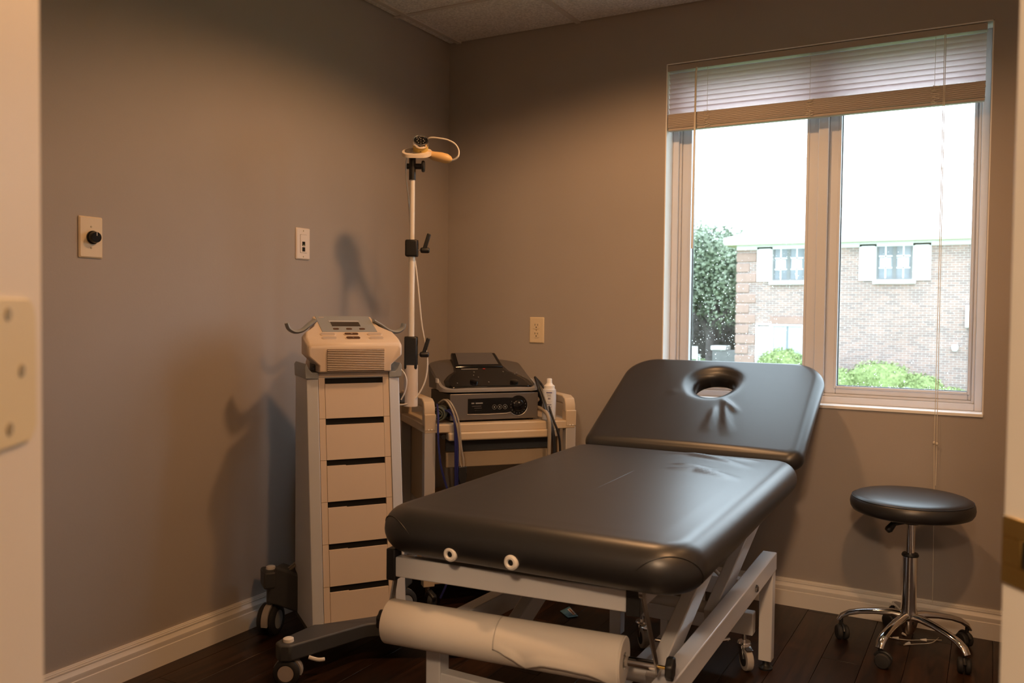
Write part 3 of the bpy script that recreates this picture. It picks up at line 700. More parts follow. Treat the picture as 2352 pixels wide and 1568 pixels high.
# foil packet on the floor beyond the table foot
pk = thing('foil_packet', 'small teal foil packet lying flat on the wood floor beneath the table', 'packet', (0, 0, 0.002))
P4 = [(0.871, -0.534), (0.881, -0.472), (0.953, -0.549), (0.926, -0.581)]
vs = []; fs = []; NN = 8
for i in range(NN + 1):
    for j in range(NN + 1):
        u, v = i / NN, j / NN
        x = (P4[0][0] * (1 - u) + P4[3][0] * u) * (1 - v) + (P4[1][0] * (1 - u) + P4[2][0] * u) * v
        y = (P4[0][1] * (1 - u) + P4[3][1] * u) * (1 - v) + (P4[1][1] * (1 - u) + P4[2][1] * u) * v
        vs.append((x, y, 0.0015 + 0.003 * math.sin(math.pi * u) * math.sin(math.pi * v) + 0.003 * (u - 0.5) ** 2 * v))
for i in range(NN):
    for j in range(NN): a_ = i * (NN + 1) + j; fs.append((a_, a_ + 1, a_ + NN + 2, a_ + NN + 1))
sk = MB().add(vs, fs).build('sachet', 'packet', pk, angle=180); sm = sk.modifiers.new('t', 'SOLIDIFY'); sm.thickness = 0.0012; sm.offset = 0
def pkp(u, v, z=0.0056):
    x = (P4[0][0] * (1 - u) + P4[3][0] * u) * (1 - v) + (P4[1][0] * (1 - u) + P4[2][0] * u) * v
    y = (P4[0][1] * (1 - u) + P4[3][1] * u) * (1 - v) + (P4[1][1] * (1 - u) + P4[2][1] * u) * v
    return Vector((x, y, z))
def quad(a0, a1, b0, b1, z): return [pkp(a0, b0, z), pkp(a1, b0, z), pkp(a1, b1, z), pkp(a0, b1, z)]
for (rect, mt, z) in (((0.22, 0.88, 0.58, 0.88), 'packet_print', 0.0050), ((0.27, 0.83, 0.66, 0.81), 'packet_brown', 0.0056)):
    MB().loft([quad(*rect, z), quad(*rect, z + 0.0004)]).build('printed_box', mt, pk)

# ------------------------------------------------------------------ therapy tower (drawer column with console, pole and wheeled base)
TA = math.radians(54.8)
tw = thing('therapy_tower', 'tall cream laser therapy tower with six drawers and an angled console', 'therapy machine', (0.415, -1.16, 0), TA)
def ty(z): return -0.10 + (z - 0.09) / 0.815 * 0.10           # front plane leans back
CX = -0.012
# side fins
for s in (-1, 1):
    xo, xi = CX + s * 0.160, CX + s * 0.120
    ring0 = lambda z, y1: [Vector((xi, ty(z) - 0.002, z)), Vector((xo - s * 0.004, ty(z) + 0.004, z)), Vector((xo, ty(z) + 0.022, z)), Vector((xo, y1, z)), Vector((xi, y1, z))]
    MB().loft([ring0(0.09, 0.16), ring0(0.905, 0.16)]).build('side_fin', 'fin', tw, bevel=0.002)
def frontbox(mb, x0, x1, z0, z1, d0, d1):
    """box lying on the leaning front plane; d measured outwards"""
    pts = []
    for z in (z0, z1):
        y = ty(z)
        pts += [Vector((x0, y - d1, z)), Vector((x1, y - d1, z)), Vector((x1, y - d0, z)), Vector((x0, y - d0, z))]
    return mb.loft([pts[:4], pts[4:]])
frontbox(MB(), CX - 0.12, CX + 0.12, 0.09, 0.905, -0.20, -0.008).build('column', 'dark_base', tw)
pitch = (0.897 - 0.095) / 6
for k in range(6):
    zt = 0.897 - pitch * k; zb = zt - pitch + 0.0012
    for xa in (CX - 0.1185, CX + 0.0985): frontbox(MB(), xa, xa + 0.02, zb, zt, -0.012, 0.0).build('drawer_surround', 'cream', tw)
    dw = frontbox(MB(), CX - 0.0975, CX + 0.0975, zb, zt - 0.0205, -0.010, 0.0008)
    if k >= 2: dw = frontbox(dw, CX - 0.0975, CX - 0.035, zt - 0.0206, zt - 0.0185, -0.010, 0.0008)
    dw = dw.build('drawer', 'cream', tw)
    frontbox(MB(), CX - 0.0975, CX + 0.0975, zt - 0.022, zt - 0.0005, -0.0085, -0.0072).build('slot_shade_strip', 'slot', dw)  # black strip standing in for the shade inside the handle cut-out
MB().b2((CX - 0.1185, ty(0.9) - 0.0, 0.8975), (CX + 0.1185, ty(0.9) + 0.02, 0.913)).build('top_rail', 'cream', tw, bevel=0.002)
# blue-grey collar with raised corner lips
for s in (-1, 1):
    prof = [(CX + s * 0.119, 0.893), (CX + s * 0.162, 0.895), (CX + s * 0.164, 0.935), (CX + s * 0.158, 0.944), (CX + s * 0.150, 0.925), (CX + s * 0.140, 0.914), (CX + s * 0.119, 0.914)]
    MB().loft([[Vector((x, -0.006, z)) for x, z in prof], [Vector((x, 0.165, z)) for x, z in prof]]).build('collar', 'bluegrey', tw, bevel=0.002)
MB().b2((CX - 0.119, 0.0, 0.895), (CX + 0.119, 0.20, 0.915)).build('collar_plate', 'bluegrey', tw)
# console
con_rings = []
def conring(y, zb, hb, zf, zm0, zm1, hm, zt, ht):
    c = CX
    half = [(hb, zb), (hb, zf), (hm, zm0), (hm, zm1), (ht, zt)]
    return [Vector((c + x, y, z)) for x, z in half] + [Vector((c - x, y, z)) for x, z in reversed(half)]
for a_ in ((-0.024, 0.917, 0.120, 0.938, 0.968, 0.992, 0.154, 1.000, 0.148), (-0.014, 0.915, 0.122, 0.938, 0.970, 1.004, 0.160, 1.013, 0.152), (0.02, 0.915, 0.122, 0.938, 0.972, 1.018, 0.163, 1.030, 0.153), (0.055, 0.915, 0.122, 0.938, 0.975, 1.030, 0.162, 1.047, 0.146), (0.075, 0.915, 0.122, 0.938, 0.975, 1.030, 0.150, 1.056, 0.128), (0.095, 0.915, 0.122, 0.938, 0.975, 1.030, 0.135, 1.065, 0.112), (0.12, 0.915, 0.122, 0.938, 0.972, 1.030, 0.124, 1.077, 0.104), (0.165, 0.915, 0.122, 0.938, 0.97, 1.035, 0.115, 1.097, 0.102), (0.19, 0.915, 0.12, 0.938, 0.965, 1.03, 0.113, 1.080, 0.099)):
    con_rings.append(conring(*a_))
con = MB().loft(con_rings).build('console', 'cream', tw, bevel=0.003, seg=2)
def cz(y): # top surface height along the middle
    pts = [(-0.012, 1.012), (0.02, 1.030), (0.055, 1.047), (0.09, 1.063), (0.12, 1.077), (0.165, 1.097)]
    for (y0, z0), (y1, z1) in zip(pts, pts[1:]):
        if y <= y1: return z0 + (z1 - z0) * (y - y0) / (y1 - y0)
    return pts[-1][1]
def slab(x0, x1, y0, y1, lift, th, r=0.0):
    if r: 
        cx, cy = (x0 + x1) / 2, (y0 + y1) / 2; o2 = rrect((x1 - x0) / 2, (y1 - y0) / 2, r, r, 0, 6, 2)
        pl = [(cx + x, cy + y) for x, y in o2]
    else: pl = [(x0, y0), (x1, y0), (x1, y1), (x0, y1)]
    return MB().loft([[Vector((x, y, cz(y) + lift)) for x, y in pl], [Vector((x, y, cz(y) + lift + th)) for x, y in pl]])
cp_ = slab(CX - 0.094, CX + 0.094, 0.052, 0.163, 0.0, 0.002).build('control_panel', 'bluegrey', con)
slab(CX - 0.052, CX + 0.046, 0.088, 0.118, 0.002, 0.001).build('display', 'lcd', con)
slab(CX - 0.057, CX + 0.047, 0.1185, 0.1225, 0.0022, 0.0025).build('display_bezel', 'fin', con)
slab(CX - 0.085, CX - 0.066, 0.150, 0.155, 0.002, 0.0006, 0.002).build('badge', 'button', con)
for x in (-0.044, 0.001, 0.046): slab(CX + x - 0.010, CX + x + 0.010, 0.064, 0.074, 0.002, 0.0012, 0.0045).build('button', 'button_dark', con)
for (y0, y1) in ((0.028, 0.043), (0.004, 0.019)):
    for x, mt in ((-0.080, 'button'), (0.0, 'button_dark'), (0.080, 'button')):
        sh = slab(CX + x - 0.026, CX + x + 0.026, y0 - 0.001, y1 + 0.001, 0.0, 0.0022, 0.008).build('button_ring', 'cream', con)
        slab(CX + x - 0.0235, CX + x + 0.0235, y0 + 0.001, y1 - 0.001, 0.002, 0.0012, 0.0062).build('button', mt, con)
        if mt == 'button_dark':
            yy = (y0 + y1) / 2; sg = 1 if y0 > 0.02 else -1
            MB().loft([[Vector((CX - 0.0035, yy - sg * 0.002, cz(yy) + z_)), Vector((CX + 0.0035, yy - sg * 0.002, cz(yy) + z_)), Vector((CX, yy + sg * 0.003, cz(yy) + z_))] for z_ in (0.0032, 0.0042)]).build('arrow_mark', 'cap_white', con)
for k in range(12):
    z = 0.9215 + 0.0058 * k
    MB().b2((CX - 0.096, -0.0290, z), (CX + 0.096, -0.020, z + 0.0036)).build('louver', 'cream', con, bevel=0.0008, seg=1)
MB().b2((CX - 0.096, -0.0252, 0.9195), (CX + 0.096, -0.0205, 0.991)).build('louver_back', 'button_dark', con)
for s in (-1, 1):
    MB().b2((CX + s * 0.1225 - 0.002, 0.03, 0.918), (CX + s * 0.1225 + 0.002, 0.10, 0.952)).build('side_vent', 'slot', con)
    for k in range(7): MB().b2((CX + s * 0.1245 - 0.001, 0.03, 0.920 + 0.0046 * k), (CX + s * 0.1245 + 0.0012, 0.10, 0.9222 + 0.0046 * k)).build('vent_fin', 'bluegrey', con)
    # cradle hooks
    pts = [(CX + s * 0.100, 0.135, 1.084), (CX + s * 0.122, 0.122, 1.070), (CX + s * 0.150, 0.105, 1.050), (CX + s * 0.176, 0.097, 1.045), (CX + s * 0.196, 0.095, 1.056), (CX + s * 0.203, 0.095, 1.074)]
    cc = catmull(pts, 5); rings = []
    for i, p in enumerate(cc):
        t = (cc[min(i + 1, len(cc) - 1)] - cc[max(i - 1, 0)]).normalized(); u = Vector((0, 1, 0)); nn = t.cross(u).normalized(); w_ = 0.032 - 0.012 * i / len(cc)
        rings.append([p + u * w_ * math.cos(a) + nn * 0.0065 * math.sin(a) for a in [2 * math.pi * j / 12 for j in range(12)]])
    MB().loft(rings).build('cradle_hook', 'bluegrey', con)
# base
base = MB()
def leg_ring(x, y, hw, z0, z1, d):
    px = Vector((-d[1], d[0])); return [Vector((x + px.x * hw, y + px.y * hw, z0)), Vector((x - px.x * hw, y - px.y * hw, z0)), Vector((x - px.x * hw, y - px.y * hw, z1)), Vector((x + px.x * hw, y + px.y * hw, z1))]
fb = [(-0.305, -0.215), (-0.300, -0.250), (-0.270, -0.262), (-0.02, -0.155), (0.0, -0.152), (0.02, -0.155), (0.27, -0.262), (0.300, -0.250), (0.305, -0.215), (0.285, -0.195), (0.16, -0.085), (0.13, 0.0), (-0.13, 0.0), (-0.16, -0.085), (-0.285, -0.195)]
base.loft([[Vector((x, y, 0.078 if abs(x) > 0.2 else 0.070)) for x, y in fb], [Vector((x, y, 0.128 if abs(x) > 0.2 else 0.118)) for x, y in fb]])
bs = base.build('base', 'dark_base', tw, bevel=0.006)
MB().b2((-0.17, -0.05, 0.07), (0.17, 0.19, 0.095)).build('base_plate', 'dark_base', tw, bevel=0.004)
for s in (-1, 1):
    MB().b2((s * 0.245 - 0.03, 0.165, 0.165), (s * 0.245 + 0.03, 0.245, 0.226)).bar((s * 0.14, 0.13, 0.15), (s * 0.235, 0.20, 0.18), 0.06, 0.13).build('rear_housing', 'dark_base', tw, bevel=0.008)
def tower_caster(x, y, ztop, R_, capz, yaw, mt, wd_=0.016):
    c = MB().cyl((x, y, 2 * R_ - 0.01), (x, y, ztop), 0.014, n=16).build('caster', 'dark_base', tw)
    wv = Vector((math.cos(yaw), math.sin(yaw), 0)); o = Vector((x, y, R_))
    MB().tube([o + (Vector((0, 0, 1)) * math.cos(t) + Vector((-wv.y, wv.x, 0)) * math.sin(t)) * (R_ + 0.001) for t in [math.radians(-100 + 20 * j) for j in range(11)]], 0.0, 4)
    rg = []
    for t in [math.radians(-105 + 15 * j) for j in range(15)]:
        dv = Vector((0, 0, 1)) * math.cos(t) + Vector((-wv.y, wv.x, 0)) * math.sin(t)
        rg.append([o + dv * (R_ - 0.006) + wv * 0.011, o + dv * (R_ + 0.0025) + wv * 0.011, o + dv * (R_ + 0.0025) - wv * 0.011, o + dv * (R_ - 0.006) - wv * 0.011])
    MB().loft(rg).build('fender', 'leg_grey', c)
    for s in (-1, 1):
        M_ = (wv * s).to_track_quat('Z', 'Y').to_matrix()
        MB().lathe([(0, 0.012), (R_ - 0.006, 0.012), (R_, 0.017), (R_, 0.026), (R_ - 0.006, 0.031), (R_ * 0.66, 0.032), (R_ * 0.62, 0.029), (0, 0.029)], n=36, M=M_).build('wheel', 'rubber', c, loc=o)
        MB().lathe([(0, 0.0285), (R_ * 0.60, 0.0285), (R_ * 0.60, 0.0305), (0, 0.0315)], n=32, M=M_).build('hub_cap', mt, c, loc=o)
    MB().lathe([(0, capz), (0.0165, capz), (0.0155, capz + 0.009), (0.012, capz + 0.011), (0, capz + 0.011)], (x, y, 0), 20).build('button_cap', 'cap_white', c)
    return c
tower_caster(-0.268, -0.222, 0.09, 0.040, 0.127, -TA + math.radians(-62), 'button')
tower_caster(0.268, -0.222, 0.09, 0.040, 0.127, -TA + math.radians(-50), 'button')
tower_caster(-0.246, 0.205, 0.17, 0.052, 0.225, -TA + math.radians(20), 'bluegrey')
tower_caster(0.220, 0.19, 0.17, 0.052, 0.225, -TA + math.radians(-20), 'bluegrey')
MB().tube(catmull([(-0.21, -0.235, 0.074), (-0.185, -0.245, 0.066), (-0.165, -0.245, 0.064)], 4), 0.006, 8).build('brake_pedal', 'cap_white', tw)
MB().tube(catmull([(-0.13, 0.14, 0.27), (-0.17, 0.15, 0.245), (-0.21, 0.155, 0.215), (-0.205, 0.165, 0.222), (-0.16, 0.165, 0.255), (-0.12, 0.16, 0.28)], 5), 0.004, 8).build('power_cord', 'grey_cable', tw)
# pole and clamps (tower space)
iT = Matrix.Rotation(-TA, 3, 'Z'); TO = Vector((0.415, -1.16, 0))
def T_(p): return iT @ (Vector(p) - TO)
PP = Vector((0.403, -0.843, 0)); KP = 3.13 / 3.0
def zz_(z): return 1.114 + (z - 1.114) * KP
def pv(z, dx=0): return T_((PP.x + dx, PP.y, zz_(z)))
camr = Vector((math.cos(YAW), math.sin(YAW), 0)); camf = Vector((-math.sin(YAW), math.cos(YAW), 0))
MB().cyl(pv(0.785), pv(0.93), 0.0255, n=28).build('pole_socket', 'cream', tw)
MB().bar(T_(PP - camr * 0.085 + Vector((0, 0, 0.80))), T_(PP + Vector((0, 0, 0.80))), 0.03, 0.035).build('pole_bracket', 'dark_base', tw, bevel=0.003)
pole = MB().cyl(pv(0.90), pv(1.33), 0.0112, n=22).build('pole', 'cap_white', tw)
MB().cyl(pv(1.32), pv(1.585), 0.0094, n=22).build('pole', 'cap_white', tw)
def clamp(z0, z1, wd_, lev):
    a_ = YAW; R_ = iT @ Matrix.Rotation(a_, 3, 'Z'); h = (z1 - z0) * KP
    c = MB().box(pv((z0 + z1) / 2), (wd_, wd_ * 0.9, h), R_).build('clamp', 'black', tw, bevel=0.006)
    MB().cyl(T_(PP + camr * -wd_ / 2 + Vector((0, 0, zz_(z1) - 0.017))), T_(PP + camr * wd_ / 2 + Vector((0, 0, zz_(z1) - 0.017))), 0.0165, n=20).build('clamp_barrel', 'gloss_black', c)
    zc = zz_(lev)
    p0 = PP + camr * (wd_ / 2) + Vector((0, 0, zc)); 
    MB().cyl(T_(p0), T_(p0 + camr * 0.014), 0.0028, n=10).build('lever_screw', 'chrome', c)
    MB().tube([T_(p0 + camr * 0.008), T_(p0 + camr * 0.012), T_(p0 + camr * 0.036), T_(p0 + camr * 0.042)], [0.007, 0.0105, 0.0105, 0.008], 14).bar(T_(p0 + camr * 0.022), T_(p0 + camr * 0.040 + Vector((0, 0, 0.060))), 0.014, 0.016, tuple(T_(PP + camf) - T_(PP))).build('clamp_lever', 'black', c, bevel=0.003)
clamp(0.915, 1.030, 0.047, 0.967); clamp(1.308, 1.367, 0.046, 1.331)
# top holder
MB().cyl(pv(1.575), pv(1.660), 0.0125, n=20).build('pole_tip', 'black', tw)
hk = MB().cyl(T_(PP + camr * -0.020 + Vector((0, 0, zz_(1.622)))), T_(PP + camr * 0.034 + Vector((0, 0, zz_(1.622)))), 0.0105, n=16).build('holder_clamp', 'black', tw)
MB().lathe([(0, 0), (0.019, 0), (0.021, 0.003), (0.021, 0.008), (0.018, 0.011), (0, 0.011)], n=24, M=(T_(PP + camr) - T_(PP)).to_track_quat('Z', 'Y').to_matrix()).build('holder_knob', 'black', hk, loc=T_(PP + camr * 0.034 + Vector((0, 0, zz_(1.622)))))
# oval ring plate that carries the probe
tiltM = Matrix.Rotation(math.radians(8), 3, 'X')
def pl_(x, y, z): return T_(PP + Vector((0, 0, zz_(1.668))) + camr * x + camf * y + Vector((0, 0, z)))
o2 = rrect(0.056, 0.031, 0.030, 0.030, 0, 8, 2); i2 = []
pl = MB(); N = 36
outer = [(0.016 + (0.040 if math.cos(t) > 0 else 0.040) * (1 if math.cos(t) > 0 else -1) * 0.5 + 0.034 * math.cos(t), 0.034 * math.sin(t)) for t in [2 * math.pi * k / N for k in range(N)]]
inner = [(-0.012 + 0.017 * math.cos(t), 0.017 * math.sin(t)) for t in [2 * math.pi * k / N for k in range(N)]]
r_ = [[pl_(x, y, 0.006 + 0.55 * y) for x, y in inner], [pl_(x, y, -0.005 + 0.55 * y) for x, y in inner], [pl_(x, y, -0.005 + 0.55 * y) for x, y in outer], [pl_(x, y, 0.006 + 0.55 * y) for x, y in outer]]
pl.loft(r_, cap=False); pl.f += [((3) * N + k, 3 * N + (k + 1) % N, (k + 1) % N, k) for k in range(N)]
pl.build('holder_plate', 'plate_white', tw, angle=40)

# laser probe resting in the holder
pb = thing('laser_probe', 'yellow handheld laser probe with chrome ring resting on top of the pole', 'probe', (PP.x, PP.y, zz_(1.66)))
def Q(x, y, z): return (camr * x + camf * y + Vector((0, 0, z))) * KP
axis = (Q(0.10, -0.74, 0.66)).normalized(); Mq = axis.to_track_quat('Z', 'Y').to_matrix(); hc = Q(0.026, 0.014, 0.016)
MB().lathe([(0, 0), (0.024, 0), (0.0275, 0.004), (0.0275, 0.034), (0.0265, 0.036), (0, 0.036)], n=36, M=Mq).build('head', 'probe_yellow', pb, loc=hc)
MB().lathe([(0.022, 0.035), (0.0285, 0.035), (0.0295, 0.038), (0.0295, 0.050), (0.0275, 0.0525), (0.0245, 0.051), (0.0235, 0.0465), (0.022, 0.0465)], n=40, M=Mq).build('lens_ring', 'chrome', pb, loc=hc)
fc = MB().lathe([(0, 0.044), (0.0238, 0.044), (0.0238, 0.047), (0, 0.0475)], n=32, M=Mq).build('lens_face', 'gloss_black', pb, loc=hc)
for k in range(9):
    t = 2 * math.pi * k / 8; r = 0.013 if k < 8 else 0
    MB().lathe([(0, 0.0472), (0.0022, 0.0472), (0.0016, 0.0486), (0, 0.0490)], n=8, M=Mq).build('diode', 'hood_rim', fc, loc=Mq @ Vector((r * math.cos(t), r * math.sin(t), 0)))
MB().lathe([(0, 0.0268), (0.003, 0.0268), (0.003, 0.0285), (0, 0.0285)], n=10, M=Q(0.1, -0.8, -0.5).normalized().to_track_quat('Z', 'Y').to_matrix()).build('trigger', 'gloss_black', pb, loc=hc + axis * 0.014)
hp = [Q(0.040, 0.01, 0.012), Q(0.056, 0.01, 0.007), Q(0.075, 0.005, -0.001), Q(0.100, 0.0, -0.006), Q(0.120, -0.002, -0.011), Q(0.132, -0.004, -0.014), Q(0.138, -0.004, -0.016)]
MB().tube(hp, [0.010, 0.0125, 0.0165, 0.0185, 0.0175, 0.012, 0.005], 20).build('handle', 'probe_orange', pb)
sp_ = catmull([Q(0.137, -0.004, -0.016), Q(0.148, -0.002, -0.012), Q(0.158, 0.0, -0.003)], 6)
cb_ = MB().tube(catmull([Q(0.136, -0.004, -0.016), Q(0.149, -0.002, -0.012), Q(0.160, 0.0, 0.0), Q(0.160, 0.006, 0.022), Q(0.146, 0.012, 0.044), Q(0.120, 0.016, 0.058), Q(0.090, 0.018, 0.064), Q(0.062, 0.020, 0.066), Q(0.045, 0.03, 0.060), Q(0.0, 0.045, 0.03), Q(-0.022, 0.03, 0.0), Q(-0.024, 0.01, -0.06), Q(-0.014, 0.014, -0.16), Q(-0.004, 0.016, -0.30), Q(0.010, 0.012, -0.365), Q(0.022, 0.004, -0.45), Q(0.036, 0.0, -0.58), Q(0.050, 0.0, -0.66), Q(0.058, 0.0, -0.72), Q(0.052, -0.004, -0.78), Q(0.030, -0.010, -0.83), Q(0.002, -0.02, -0.860), Q(-0.035, -0.02, -0.868), Q(-0.07, -0.02, -0.86)], 7), 0.0028, 8).build('cable', 'white_cable', pb)
for k in range(9):
    i = min(len(sp_) - 2, int(k / 8 * (len(sp_) - 2))); t = (sp_[i + 1] - sp_[i]).normalized(); c = sp_[i] + (sp_[i + 1] - sp_[i]) * ((k / 8 * (len(sp_) - 2)) % 1)
    MB().tube([c - t * 0.0008, c + t * 0.0008], 0.0042, 10).build('strain_relief', 'leg_grey', cb_)
MB().tube(catmull([Q(-0.06, -0.03, -0.735), Q(-0.03, -0.03, -0.745), Q(-0.012, -0.032, -0.775), Q(-0.014, -0.032, -0.815), Q(-0.03, -0.03, -0.85)], 6), 0.0026, 8).build('cable_loop', 'white_cable', pb)

# ------------------------------------------------------------------ trolley in the corner
TRO = Vector((0.622, -0.55, 0)); TRA = math.radians(49)
tc_ = thing('equipment_trolley', 'beige plastic equipment trolley standing diagonally in the room corner', 'trolley', TRO, TRA)
iR = Matrix.Rotation(-TRA, 3, 'Z'); fR = Matrix.Rotation(TRA, 3, 'Z')
def tw_(x, y, z): return TRO + fR @ Vector((x, y, z))
DP = 0.40
for s in (-1, 1):
    for y in (0.0, DP):
        x = s * 0.284 + (0.004 if s > 0 else 0)
        lg = MB().b2((x - 0.021, y - 0.001, 0.085), (x + 0.021, y + 0.036, 0.672)).build('leg', 'leg_grey', tc_, bevel=0.003)
        MB().b2((x - 0.022, y - 0.003, 0.085), (x + 0.022, y + 0.038, 0.135)).build('leg_socket', 'beige', lg, bevel=0.003)
        MB().b2((x - 0.022, y - 0.003, 0.672), (x + 0.022, y + 0.038, 0.735)).build('post_socket', 'beige', tc_, bevel=0.003)
        cst = MB().cyl((x, y + 0.018, 0.05), (x, y + 0.018, 0.088), 0.009, n=12).build('caster', 'chrome', tc_)
        wv = Vector((0.8, -0.6, 0)); o = Vector((x + 0.012, y + 0.0, 0.030))
        MB().cyl(o - wv * 0.010, o + wv * 0.010, 0.030, n=24).build('wheel', 'rubber', cst, bevel=0.004)
        MB().bar((x, y + 0.018, 0.062), (x + 0.016, y - 0.02, 0.04), 0.024, 0.03).build('caster_hood', 'black', cst, bevel=0.006)
    x = s * 0.286; path = [(x, 0.018, 0.73), (x, 0.018, 0.752), (x, 0.024, 0.768), (x, 0.042, 0.774), (x, DP - 0.006, 0.774), (x, DP + 0.012, 0.768), (x, DP + 0.018, 0.752), (x, DP + 0.018, 0.73)]
    mb = MB(); rings = []
    P_ = [Vector(p) for p in path]
    for i, p in enumerate(P_):
        t = (P_[min(i + 1, 7)] - P_[max(i - 1, 0)]).normalized(); u = Vector((1, 0, 0)); n_ = t.cross(u)
        rings.append([p + u * a + n_ * b for a, b in ((-0.021, -0.017), (0.021, -0.017), (0.021, 0.011), (0.014, 0.018), (-0.014, 0.018), (-0.021, 0.011))])
    mb.loft(rings).build('handle_rail', 'beige', tc_, bevel=0.003)
MB().b2((-0.306, -0.002, 0.663), (0.306, DP + 0.036, 0.695)).build('top_shelf', 'beige', tc_, bevel=0.004)
MB().b2((-0.215, -0.012, 0.633), (0.228, 0.03, 0.664)).build('tray_front', 'beige', tc_, bevel=0.006, seg=3)
MB().b2((-0.21, 0.03, 0.634), (0.222, 0.36, 0.658)).build('tray', 'beige_shaded', tc_)
for xa in (-0.262, 0.252): MB().b2((xa, 0.05, 0.36), (xa + 0.01, DP, 0.655)).build('side_panel', 'beige_shaded', tc_)
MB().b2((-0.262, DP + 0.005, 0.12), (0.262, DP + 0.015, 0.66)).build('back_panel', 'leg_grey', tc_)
MB().b2((-0.205, 0.06, 0.520), (0.215, 0.08, 0.578)).build('drawer_front', 'beige_shaded', tc_, bevel=0.003)
MB().b2((-0.205, 0.065, 0.582), (0.215, 0.075, 0.632)).build('gap_shade_panel', 'dark_base', tc_)  # dark panel standing in for the shade in the open gap
MB().b2((-0.25, 0.04, 0.36), (0.25, DP, 0.375)).build('middle_shelf', 'beige', tc_, bevel=0.003)
MB().b2((-0.30, -0.002, 0.092), (0.30, DP + 0.036, 0.118)).build('lower_shelf', 'beige', tc_, bevel=0.004)
for k in range(4): 
    MB().lathe([(0, 0), (0.003, 0), (0.0025, 0.001), (0, 0.0015)], n=10, M=Matrix.Rotation(math.radians(90), 3, 'X')).build('screw', 'cap_white', tc_, loc=((-0.290, -0.278, 0.283, 0.295)[k], -0.003, 0.677))
MB().lathe([(0, 0), (0.009, 0), (0.009, 0.012), (0, 0.012)], n=14, M=Matrix.Rotation(math.radians(90), 3, 'X')).build('tray_stop', 'black', tc_, loc=(-0.232, 0.01, 0.648))

# amplifier-like lower unit
am = thing('stimulator_unit', 'flat grey metal-fronted therapy unit lying on the trolley top shelf', 'therapy device', tw_(-0.012, 0.05, 0.695), TRA + math.radians(1.5))
MB().b2((-0.182, 0.004, 0.008), (0.178, 0.27, 0.108)).build('casing', 'amp_side', am, bevel=0.003)
MB().b2((-0.184, -0.006, 0.008), (0.178, 0.006, 0.109)).build('front_panel', 'amp', am, bevel=0.002)
for (x, y) in ((-0.16, 0.02), (0.155, 0.02), (-0.16, 0.24), (0.155, 0.24)): MB().lathe([(0, 0), (0.012, 0), (0.012, 0.009), (0, 0.009)], n=16).build('foot', 'rubber', am, loc=(x, y, 0))
pts = [(-0.114, 0.030), (-0.114, 0.090)]
cc = (0.093, 0.060); rad = 0.039
pp = [(-0.114, 0.032), (-0.114, 0.090), (0.04, 0.092)]
for k in range(19): t = math.radians(128 - (128 + 142) * k / 18); pp.append((cc[0] + rad * math.cos(t), cc[1] + rad * math.sin(t)))
pp += [(0.045, 0.033)]
MB().prism(pp, 0.0015, Matrix(((1, 0, 0, 0), (0, 0, -1, -0.0058), (0, 1, 0, 0), (0, 0, 0, 1)))).build('control_plate', 'gloss_black', am)
MB().tube([(-0.116, -0.0075, 0.0305), (-0.03, -0.0075, 0.0285), (0.045, -0.0075, 0.030)] + [(cc[0] + (rad + 0.001) * math.cos(math.radians(a)), -0.0075, cc[1] + (rad + 0.001) * math.sin(math.radians(a))) for a in range(220, 375, 10)], 0.0013, 8).build('plate_trim', 'steel', am)
MB().lathe([(0, 0), (0.0225, 0), (0.022, 0.008), (0.020, 0.0095), (0, 0.0095)], n=32, M=Matrix.Rotation(math.radians(90), 3, 'X')).build('dial', 'gloss_black', am, loc=(cc[0], -0.007, cc[1]))
MB().lathe([(0, 0), (0.003, 0), (0.003, 0.001), (0, 0.001)], n=12, M=Matrix.Rotation(math.radians(90), 3, 'X')).build('dial_mark', 'mark', am, loc=(cc[0], -0.0168, cc[1] + 0.012))
for a in range(150, 400, 22):
    MB().b2((-0.0006, -0.0006, -0.0016), (0.0006, 0.0006, 0.0016)).build('tick_mark', 'mark', am, loc=(cc[0] + 0.031 * math.cos(math.radians(a)), -0.0078, cc[1] + 0.031 * math.sin(math.radians(a))))
for x in (-0.006, 0.016, 0.038):
    b_ = MB().tube([(x + 0.0085 * math.cos(t), -0.008, 0.056 + 0.0085 * math.sin(t)) for t in [2 * math.pi * k / 24 for k in range(24)]], 0.0006, 6, closed=True).build('button_ring', 'mark', am)
    MB().b2((x - 0.0022, -0.0084, 0.053), (x + 0.0022, -0.0074, 0.059)).build('button_symbol', 'mark', b_)
def dashes(parent, rows, mt, name='printed_line'):
    for (x0, x1, z, h) in rows: MB().b2((x0, -0.0080, z), (x1, -0.0074, z + h)).build(name, mt, parent)
dashes(am, [(-0.100, -0.088, 0.070, 0.005), (-0.083, -0.054, 0.070, 0.005)], 'mark'); dashes(am, [(-0.098, -0.060, 0.0605, 0.002), (-0.088, -0.058, 0.053, 0.0015)], 'amp')
MB().b2((-0.086, -0.0095, 0.032), (-0.058, -0.0072, 0.046)).build('rocker_switch', 'gloss_black', am, bevel=0.001)
# upper hooded unit
hd = thing('combo_therapy_unit', 'glossy black hooded therapy unit with tilted screen on top of the grey unit', 'therapy device', tw_(-0.018, 0.06, 0.8055), TRA + math.radians(1.5))
MB().b2((-0.15, 0.02, 0.0), (0.15, 0.24, 0.010)).build('foot_plate', 'rubber', hd)
def hring(z, a, y0, y1, r): 
    b = (y1 - y0) / 2; return [Vector((x, y0 + b + y, z)) for x, y in rrect(a, b, r, r, 0, 8, 3)]
